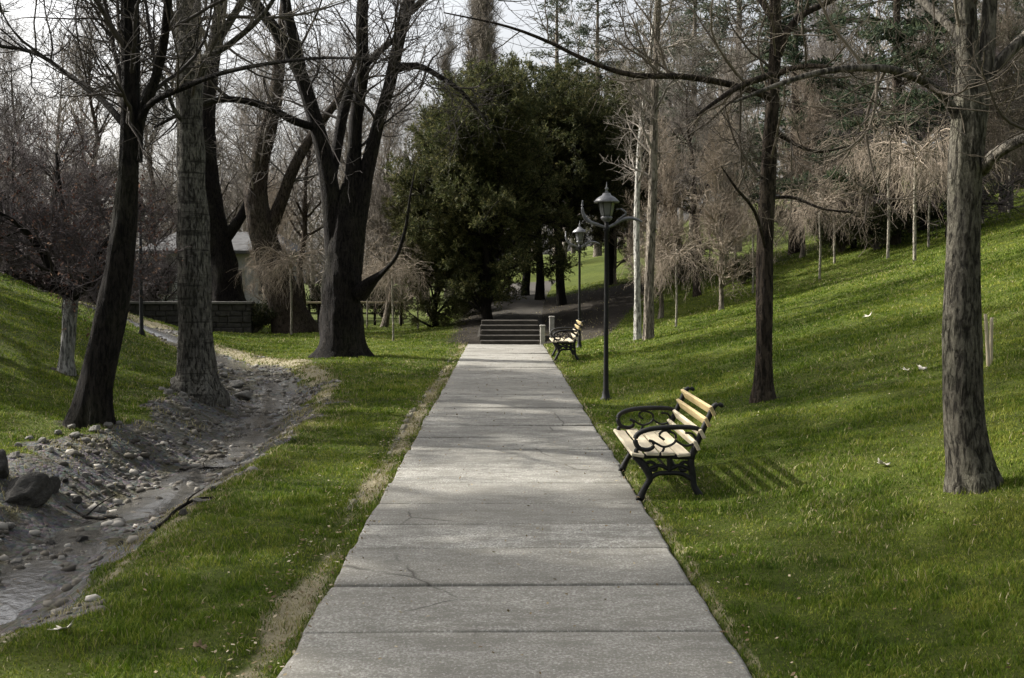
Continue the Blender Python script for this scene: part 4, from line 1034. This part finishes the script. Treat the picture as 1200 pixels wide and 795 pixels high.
# ------------------------------------------------------------------ benches
def bench(loc, label):
    """faces -X; slats run along Y; local origin at the middle of the front feet line"""
    t = thing('park_bench', loc, label, 'bench', 'iron and timber benches along the path')
    Lh = .70
    # seat slats
    seatp = [(-.070, .395), (.045, .405), (.165, .405), (.285, .395)]
    for k, (x, z) in enumerate(seatp):
        mb = MB(); M_ = Matrix.Translation((x, 0, z)) @ Matrix.Rotation(R([10, 2, -2, -5][k]), 4, 'Y')
        box(mb, -.050, .050, -Lh-.05, Lh+.05, -.014, .014, M_, bev=.005); mb.build('seat_slat', M['wood_pale'], t)
    bp = [(.385, .475), (.425, .575), (.465, .675), (.503, .772)]
    for k, (x, z) in enumerate(bp):
        mb = MB(); M_ = Matrix.Translation((x, 0, z)) @ Matrix.Rotation(R(66), 4, 'Y')
        box(mb, -.043, .043, -Lh-.05, Lh+.05, -.014, .014, M_, bev=.005)
        mb.build('back_slat', M['wood_yellow'] if k > 1 else M['wood_pale'], t)
    for s in (-1, 1):
        y = s*Lh
        mb = MB(); T1 = lambda pts, r, S=8: tube1(mb, [(px, y, pz) for px, pz in pts], np.array(r)*1.18 if not np.isscalar(r) else r*1.18, S)
        # front leg S-curve with foot
        T1([(-.075, .018), (-.045, .015), (-.03, .06), (.0, .125), (.03, .19), (.0, .27), (-.05, .34), (-.10, .378)], [.026, .028, .024, .021, .023, .026, .024, .016])
        # rear leg
        T1([(.46, .018), (.435, .015), (.405, .06), (.37, .13), (.36, .22), (.345, .32), (.35, .38)], [.026, .028, .024, .021, .022, .024, .022])
        # seat rail, back upright curling at top
        T1([(-.10, .372), (0, .38), (.12, .382), (.24, .375), (.345, .37)], .019)
        T1([(.345, .36), (.375, .45), (.425, .58), (.475, .70), (.515, .80), (.545, .825), (.575, .82), (.585, .80)], [.024, .022, .021, .020, .019, .018, .016, .012])
        # lower stretchers: arch between legs + scroll drop
        T1([(.02, .17), (.08, .225), (.18, .235), (.28, .225), (.365, .17)], .017); T1([(.0, .26), (.1, .30), (.18, .27), (.26, .30), (.35, .26)], .014)
        T1([(.18, .25), (.18, .31), (.18, .37)], .017)
        T1([(-.03, .30), (.03, .33), (.08, .30), (.07, .26), (.03, .26)], [.013]*5, 6)
        T1([(.345, .30), (.30, .33), (.26, .30), (.27, .26), (.31, .26)], [.013]*5, 6)
        mb.build('leg_frame', M['iron'], t)
        mb = MB()
        # arm rest: arch from back upright forward, curling down to the seat front
        T1([(.435, .60), (.36, .625), (.24, .63), (.12, .625), (.02, .61), (-.06, .575), (-.085, .52), (-.06, .455), (.0, .435), (.05, .455), (.055, .50), (.02, .515)],
           [.016, .018, .019, .019, .019, .018, .017, .017, .016, .014, .012, .010])
        T1([(-.06, .38), (-.08, .42), (-.06, .455)], .015)
        # lattice scroll under the arm
        T1([(.06, .50), (.14, .46), (.22, .50), (.22, .57), (.14, .60), (.10, .56), (.14, .52)], [.009]*7, 6)
        T1([(.22, .52), (.30, .47), (.38, .50), (.36, .57), (.30, .58)], [.009]*5, 6)
        T1([(.10, .385), (.13, .43), (.14, .46)], [.009]*3, 6)
        mb.build('arm_rest', M['iron'], t)
    mb = MB(); tube1(mb, [(.18, -Lh, .25), (.18, 0, .25), (.18, Lh, .25)], .012, 6); mb.build('tie_rod', M['iron'], t)
    t.scale = (1, 1, .90)
    return t
def settle(x, y): return max(ground_z(x, y), ground_z(x+.4, y), .03)
bn = bench((1.10, 9.85, .012), 'near park bench with yellow timber slats and black curled iron frames')
p2 = at(652, 423, 25.4)
dup(bn, (p2[0]+.02, 25.9, .03), 0, 1, 'farther small-looking park bench by the steps, in front of the far lamp post')

# ------------------------------------------------------------------ rocks, gravel, leaves
def rock_mesh(seed, rough=.28):
    import bmesh
    bm = bmesh.new(); bmesh.ops.create_icosphere(bm, subdivisions=4, radius=1)
    rg = np.random.default_rng(seed); dirs = nrm(rg.normal(size=(14, 3))); offs = rg.uniform(.55, .95, 14); ph = rg.random((6, 3))*6; fr = rg.uniform(2, 7, (6, 3))
    for v in bm.verts:
        p = np.array(v.co); p = p/np.linalg.norm(p)
        s = 1.
        for d, o_ in zip(dirs, offs):
            q_ = p@d
            if q_*s > o_: s = o_/q_
        s += .05*sum(np.sin(p@fr[k]+ph[k, 0]) for k in range(6))/3+.02*np.sin(p[0]*19+seed)*np.sin(p[1]*23)*np.sin(p[2]*17)
        v.co = Vector(p*s)
    me = bpy.data.meshes.new('rock'); bm.to_mesh(me); bm.free()
    for pl in me.polygons: pl.use_smooth = True
    return me
RK = [rock_mesh(s) for s in range(6)]
for r_ in RK: r_.materials.append(M['stone'])
RD = [r_.copy() for r_ in RK[:2]]
for r_ in RD: r_.materials.clear(); r_.materials.append(M['stone_dark'])
rr = np.random.default_rng(8)
ORD = 'leftmost second third fourth fifth sixth seventh eighth ninth tenth eleventh twelfth thirteenth fourteenth fifteenth sixteenth seventeenth eighteenth'.split()
def rock(px, py, w_, h_, label, group=None, dark=False, k=None, name='rock'):
    p = G(px, py); me = (RD if dark else RK)[(k if k is not None else int(rr.integers(0, 6))) % (2 if dark else 6)]
    o = bpy.data.objects.new(name, me); C.objects.link(o); s = p[1]/F
    sx = w_*s/2; sz = h_*s/2; o.location = (p[0], p[1], p[2]+sz*.45); o.scale = (sx, sx*rr.uniform(.7, 1.1), sz)
    o.rotation_euler = (rr.uniform(-.2, .2), rr.uniform(-.2, .2), rr.uniform(0, 6)); tag(o, label, 'rock', group); return o
rock(30, 588, 76, 46, 'largest dark boulder at the left edge beside the dry stream', dark=True, k=0, name='boulder')
rock(-8, 556, 50, 40, 'dark boulder cut off by the left edge, behind the largest one', dark=True, k=1, name='boulder')
rock(58, 577, 34, 26, 'mid-sized dark rock leaning on the right of the largest boulder', dark=True, k=1)
rock(98, 499, 17, 15, 'brightest pale round stone right at the foot of the black leaning tree', k=0)
for k_, (px, py, w_, h_) in enumerate(sorted([(84, 503, 12, 9), (112, 506, 16, 11), (126, 500, 12, 9), (88, 514, 14, 10), (50, 519, 13, 9), (34, 516, 12, 8), (68, 511, 12, 8), (44, 528, 14, 9), (80, 524, 12, 8), (100, 520, 12, 8), (22, 524, 12, 8), (140, 498, 10, 7), (60, 530, 12, 8), (18, 536, 16, 10)])):
    rock(px, py, w_, h_, f'{ORD[k_]} from the left of the small stones at the black leaning tree', 'stones around the black tree')
for k_, (px, py, w_, h_) in enumerate(sorted([(206, 452, 16, 14), (218, 449, 13, 14), (198, 463, 14, 9), (214, 466, 16, 10), (230, 463, 14, 11), (244, 470, 16, 9), (190, 458, 12, 7), (262, 442, 14, 9), (270, 436, 10, 7), (258, 430, 12, 7)])):
    rock(px, py, w_, h_, f'{ORD[k_]} from the left of the pale stones at the grey banded tree', 'stones at the banded tree')
rock(284, 468, 30, 13, 'flat light stone lying in the gravel just right of the banded tree', k=3)
rock(276, 452, 22, 10, 'second flat stone behind the light one right of the banded tree', k=4)
for k_, (px, py, w_, h_) in enumerate(sorted([(160, 596, 16, 9), (215, 604, 14, 9), (232, 590, 12, 8), (118, 600, 16, 10), (96, 634, 18, 9), (60, 640, 16, 9), (250, 575, 12, 7), (20, 660, 18, 9), (140, 640, 14, 8), (180, 620, 12, 7), (205, 577, 12, 8), (90, 590, 14, 10), (280, 560, 12, 7), (310, 535, 10, 6), (10, 620, 16, 10), (75, 565, 14, 9), (100, 560, 12, 8), (130, 572, 12, 8)])):
    rock(px, py, w_, h_, f'{ORD[k_]} from the left of the loose stones in the near stream bed', 'stones in the stream bed', dark=rr.random() < .4)
# pebbles: uncountable
def scatter(n, x0, x1, y0, y1, rg):
    return np.stack([rg.uniform(x0, x1, n), rg.uniform(y0, y1, n)], 1)
rg = np.random.default_rng(31)
q = scatter(60000, -14, -1.6, 4.5, 33, rg); g_, v_, s_ = masks(q[:, 0], q[:, 1]); q = q[(g_ > .35)]
q = q[rg.random(len(q)) < np.clip(.5+1.6*fbm(q[:, 0], q[:, 1], .8, 3), .12, 1)][:5500]
g_ = (1+5**.5)/2
ico = nrm(np.array([[-1, g_, 0], [1, g_, 0], [-1, -g_, 0], [1, -g_, 0], [0, -1, g_], [0, 1, g_], [0, -1, -g_], [0, 1, -g_], [g_, 0, -1], [g_, 0, 1], [-g_, 0, -1], [-g_, 0, 1]]))
fi = np.array([[0, 11, 5], [0, 5, 1], [0, 1, 7], [0, 7, 10], [0, 10, 11], [1, 5, 9], [5, 11, 4], [11, 10, 2], [10, 7, 6], [7, 1, 8], [3, 9, 4], [3, 4, 2], [3, 2, 6], [3, 6, 8], [3, 8, 9], [4, 9, 5], [2, 4, 11], [6, 2, 10], [8, 6, 7], [9, 8, 1]])
n = len(q); sc = .010+.05*rg.random(n)**4+.006*rg.random(n)
a = rg.random(n)*6.283; ca, sa = np.cos(a), np.sin(a)
V = ico[None]*(sc[:, None]*rg.uniform(.7, 1.3, (n, 1)))[..., None]*np.stack([rg.uniform(.7, 1.4, n), rg.uniform(.7, 1.2, n), rg.uniform(.4, .8, n)], 1)[:, None]*(1+.13*rg.normal(size=(n, 12, 1)))
V = np.stack([V[..., 0]*ca[:, None]-V[..., 1]*sa[:, None], V[..., 0]*sa[:, None]+V[..., 1]*ca[:, None], V[..., 2]], -1)
V += np.stack([q[:, 0], q[:, 1], tz(q[:, 0], q[:, 1])+.004], 1)[:, None]
mg, tg, bgm = mat('pebble', .9, .2); ge = tg.nodes.new('ShaderNodeNewGeometry')
tg.links.new(ramp(tg, ge.outputs['Random Per Island'], [(0, (.05, .044, .035)), (.7, (.14, .125, .10)), (1, (.34, .32, .28))]), bgm.inputs['Base Color'])
mb = MB(); mb.add(V.reshape(-1, 3), (np.arange(n)[:, None, None]*12+fi[None]).reshape(-1, 3), True)
tag(mb.build('pebbles', mg), 'grey pebbles and grit strewn over the dry stream bed', 'pebbles', None, 'stuff')

# dead branches lying in the ditch
def stick(px, py, L_, r, label, rz):
    p = G(px, py); rg = np.random.default_rng(int(px)); mb = MB()
    dx, dy = math.cos(rz), math.sin(rz); pts = []
    for tt in np.linspace(-.5, .5, 6):
        x = p[0]+dx*L_*tt+rg.normal()*.02; y = p[1]+dy*L_*tt+rg.normal()*.008; pts.append((x, y, ground_z(x, y)+r+rg.uniform(0, .01)))
    tube1(mb, pts, [r, r, r*.9, r*.8, r*.6, r*.4], 7, roughfn and 22)
    m2 = pts[3]; tube1(mb, [m2, (m2[0]+dy*.15, m2[1]-dx*.15, m2[2]+.08), (m2[0]+dy*.3+.05, m2[1]-dx*.25, m2[2]+.16)], [r*.5, r*.4, r*.2], 6)
    o = mb.build('fallen_branch', M['bark_dark']); recenter(o, tuple(p)); tag(o, label, 'branch', 'dead branches in the dry stream')
stick(215, 596, .45, .016, 'dark dead branch lying across the middle of the dry stream bed', .5)
stick(236, 552, .5, .012, 'thin dead branch on the far bank, above the other dead branches', .2)
stick(110, 610, .7, .016, 'short dead branch in the stream bed near the largest boulder', 2.6)
# fallen leaves: flat, lobed, curled
def leaf_obj(px, py, size, label, m, seed, sharp=.45):
    rg = np.random.default_rng(seed); n = 30; a = np.linspace(0, 2*np.pi, n, endpoint=False)
    rr_ = size*(1-sharp+sharp*np.abs(np.cos(2.5*a))**.7)*(1+.1*rg.normal(size=n)); top = []
    V = [(0, 0, .012)]
    for fr in (.5, 1.):
        for k in range(n):
            x = rr_[k]*fr*math.cos(a[k]); y = rr_[k]*fr*math.sin(a[k])
            V.append((x, y, .012+.55*(x*x)/size*(1 if rg.random() < 2 else 0)+.12*size*math.sin(3*a[k])*fr))
    V = np.array(V); Vb = V-np.array([0, 0, .0012]); f3 = []; f4 = []
    N1 = len(V)
    for k in range(n):
        k2 = (k+1) % n; f3 += [[0, 1+k, 1+k2], [N1, N1+1+k2, N1+1+k]]
        f4 += [[1+k, 1+n+k, 1+n+k2, 1+k2], [N1+1+k2, N1+1+n+k2, N1+1+n+k, N1+1+k], [1+n+k, N1+1+n+k, N1+1+n+k2, 1+n+k2]]
    mb = MB(); mb.add(np.vstack([V, Vb]), np.array(f4)); mb.f.append(np.array(f3)); mb.sm.append(np.full(len(f3), True))
    tube1(mb, [(0, 0, .012), (-size*.9, -size*.3, .02), (-size*1.5, -size*.2, .03)], [.002, .002, .0015], 5)
    o = mb.build('fallen_leaf', m); p = G(px, py); o.location = (p[0], p[1], p[2]+.012); o.rotation_euler = (rg.uniform(-.3, .3), rg.uniform(-.5, .1), rg.uniform(0, 6)); tag(o, label, 'leaf')
Mleaf = simple('pale_leaf', (.34, .31, .25), (.56, .52, .44), 20, .7)
leaf_obj(76, 746, .05, 'large pale curled leaf on the grass at the lower left', Mleaf, 1)
leaf_obj(234, 764, .035, 'small buff leaf on the grass right of the large pale one', M['dead_leaf'], 2)
leaf_obj(1035, 549, .05, 'pale leaf on the slope to the left of the thick right-hand tree foot', Mleaf, 3)
leaf_obj(1079, 434, .065, 'big whitish scrap-like leaf higher on the slope, left of the thick right-hand trunk', Mleaf, 4)
leaf_obj(1062, 437, .045, 'smaller whitish leaf just left of the big scrap-like one on the slope', Mleaf, 5)
leaf_obj(1018, 372, .065, 'whitish leaf high on the slope below the weeping trees', Mleaf, 6)

# scattered dry leaf flecks
q = np.vstack([scatter(2600, -1.35, -.9, 4.6, 31, rg), scatter(3600, -2.6, 10, 4.6, 26, rg), scatter(900, 1.0, 1.35, 4.6, 31, rg), scatter(1200, -9, -1.4, 5, 33, rg), scatter(160, -.9, 1., 4.6, 30, rg)])
n = len(q); zz = tz(q[:, 0], q[:, 1]); onp = (q[:, 0] > PX0) & (q[:, 0] < PX1) & (q[:, 1] < PEND); zz = np.where(onp, .04, zz+.02)
Cn = np.stack([q[:, 0], q[:, 1], zz+rg.uniform(0, .015, n)], 1); Dd = nrm(np.stack([rg.normal(size=n), rg.normal(size=n), .3*rg.normal(size=n)], 1))
mb = MB(); ln = rg.uniform(.012, .035, n)
Sx = nrm(np.cross(Dd, np.array([0, 0, 1.])+.35*rg.normal(size=(n, 3)))); md = Cn+Dd*ln[:, None]*.5; wd = (ln*.55)[:, None]*.5
V = np.stack([Cn, md+Sx*wd, Cn+Dd*ln[:, None], md-Sx*wd], 1); mb.add(V.reshape(-1, 3), np.arange(4*n).reshape(-1, 4), False)
tag(mb.build('leaf_litter', M['dead_leaf']), 'dry leaf flecks scattered over the grass and the dirt edge of the path', 'leaf litter', None, 'stuff')

# ------------------------------------------------------------------ grass blades
def blades(n, name, m, label, seed, hmin, hmax, dry=False):
    rg = np.random.default_rng(seed)
    y = 4.2*(46/4.2)**(rg.random(n)**.92); x = (rg.random(n)*2-1)*(.52*y+1.2)
    g_, v_, s_ = masks(x, y); nb = fbm(x, y, 1.1, 3)
    ew = .06*np.clip(fbm(x*0+4, y, 2.2, 4)*1.6, 0, 1)
    onp = (x > PX0-.01+ew) & (x < PX1-.01-ew) & (y < PEND+2.6)
    dens = (1-ss(.25, .75, g_+.4*nb))*(1-.9*ss(.4, .9, v_))*(1-ss(.3, .8, s_))
    if dry:
        d, sg = ditch(x, y)
        dens = np.maximum(.9*v_*(v_ > .25), np.exp(-((d-1.12)/.33)**2)*.95*np.clip(.75+2*nb, 0, 1)); dens = np.maximum(dens, (sg < 0)*.5*ss(.6, .9, d)*(1-ss(1.9, 2.8, d))*np.clip(.6+2*nb, 0, 1))
        dens = np.maximum(dens, .75*ss(.3, .6, g_)*np.clip(nb*3+.15, 0, 1)*ss(.35, .75, d))
        dens = np.maximum(dens, .07*(1-g_)+.30*(1-g_)*ss(.12, .4, fbm(x, y, .45, 3)))
    dens = dens*np.clip(1.05+1.5*fbm(x+3, y, 4.5, 2), .55, 1)
    k = (rg.random(n) < dens) & ~onp; x, y = x[k], y[k]; n = len(x); nb = nb[k]
    z = tz(x, y)
    sc = np.clip(y/9, .75, 3.2)                                     # wider, fewer blades far away
    h = rg.uniform(hmin, hmax, n)*np.clip(1+.8*fbm(x, y, 1.7, 3)+1.3*fbm(x+7, y, 6, 2), .6, 2.2)*np.clip(y/14, .9, 1.15); wd = rg.uniform(.0022, .0045, n)*sc
    a = rg.random(n)*6.283; lean = rg.uniform(.15, 1.0, n)*h
    ba = rg.random(n)*6.283
    B0 = np.stack([x, y, z-.006], 1); s = np.stack([np.cos(ba), np.sin(ba), 0*ba], 1)*wd[:, None]
    mid = B0+np.stack([np.cos(a)*lean*.35, np.sin(a)*lean*.35, h*.6], 1); top = B0+np.stack([np.cos(a)*lean, np.sin(a)*lean, h], 1)
    V = np.stack([B0-s, B0+s, mid+s*.75, mid-s*.75, top], 1).reshape(-1, 3)
    i = np.arange(n)[:, None]*5
    mb = MB(); mb.add(V, i+np.array([[0, 1, 2, 3]]), False); mb.f.append(i+np.array([[3, 2, 4]])); mb.sm.append(np.full(n, False))
    tag(mb.build(name, m), label, 'grass', None, 'stuff')
blades(1150000, 'grass', M['grass'], 'short green grass of the lawns on both sides of the path', 1, .016, .038)
blades(420000, 'dry_grass', M['dry_grass'], 'straw-coloured dry grass along the path edge and the stream banks', 2, .015, .05, True)
for o in [o for o in C.objects if o.type == 'EMPTY' and o.get('label') == 'x']: print('UNPLACED', o.name)
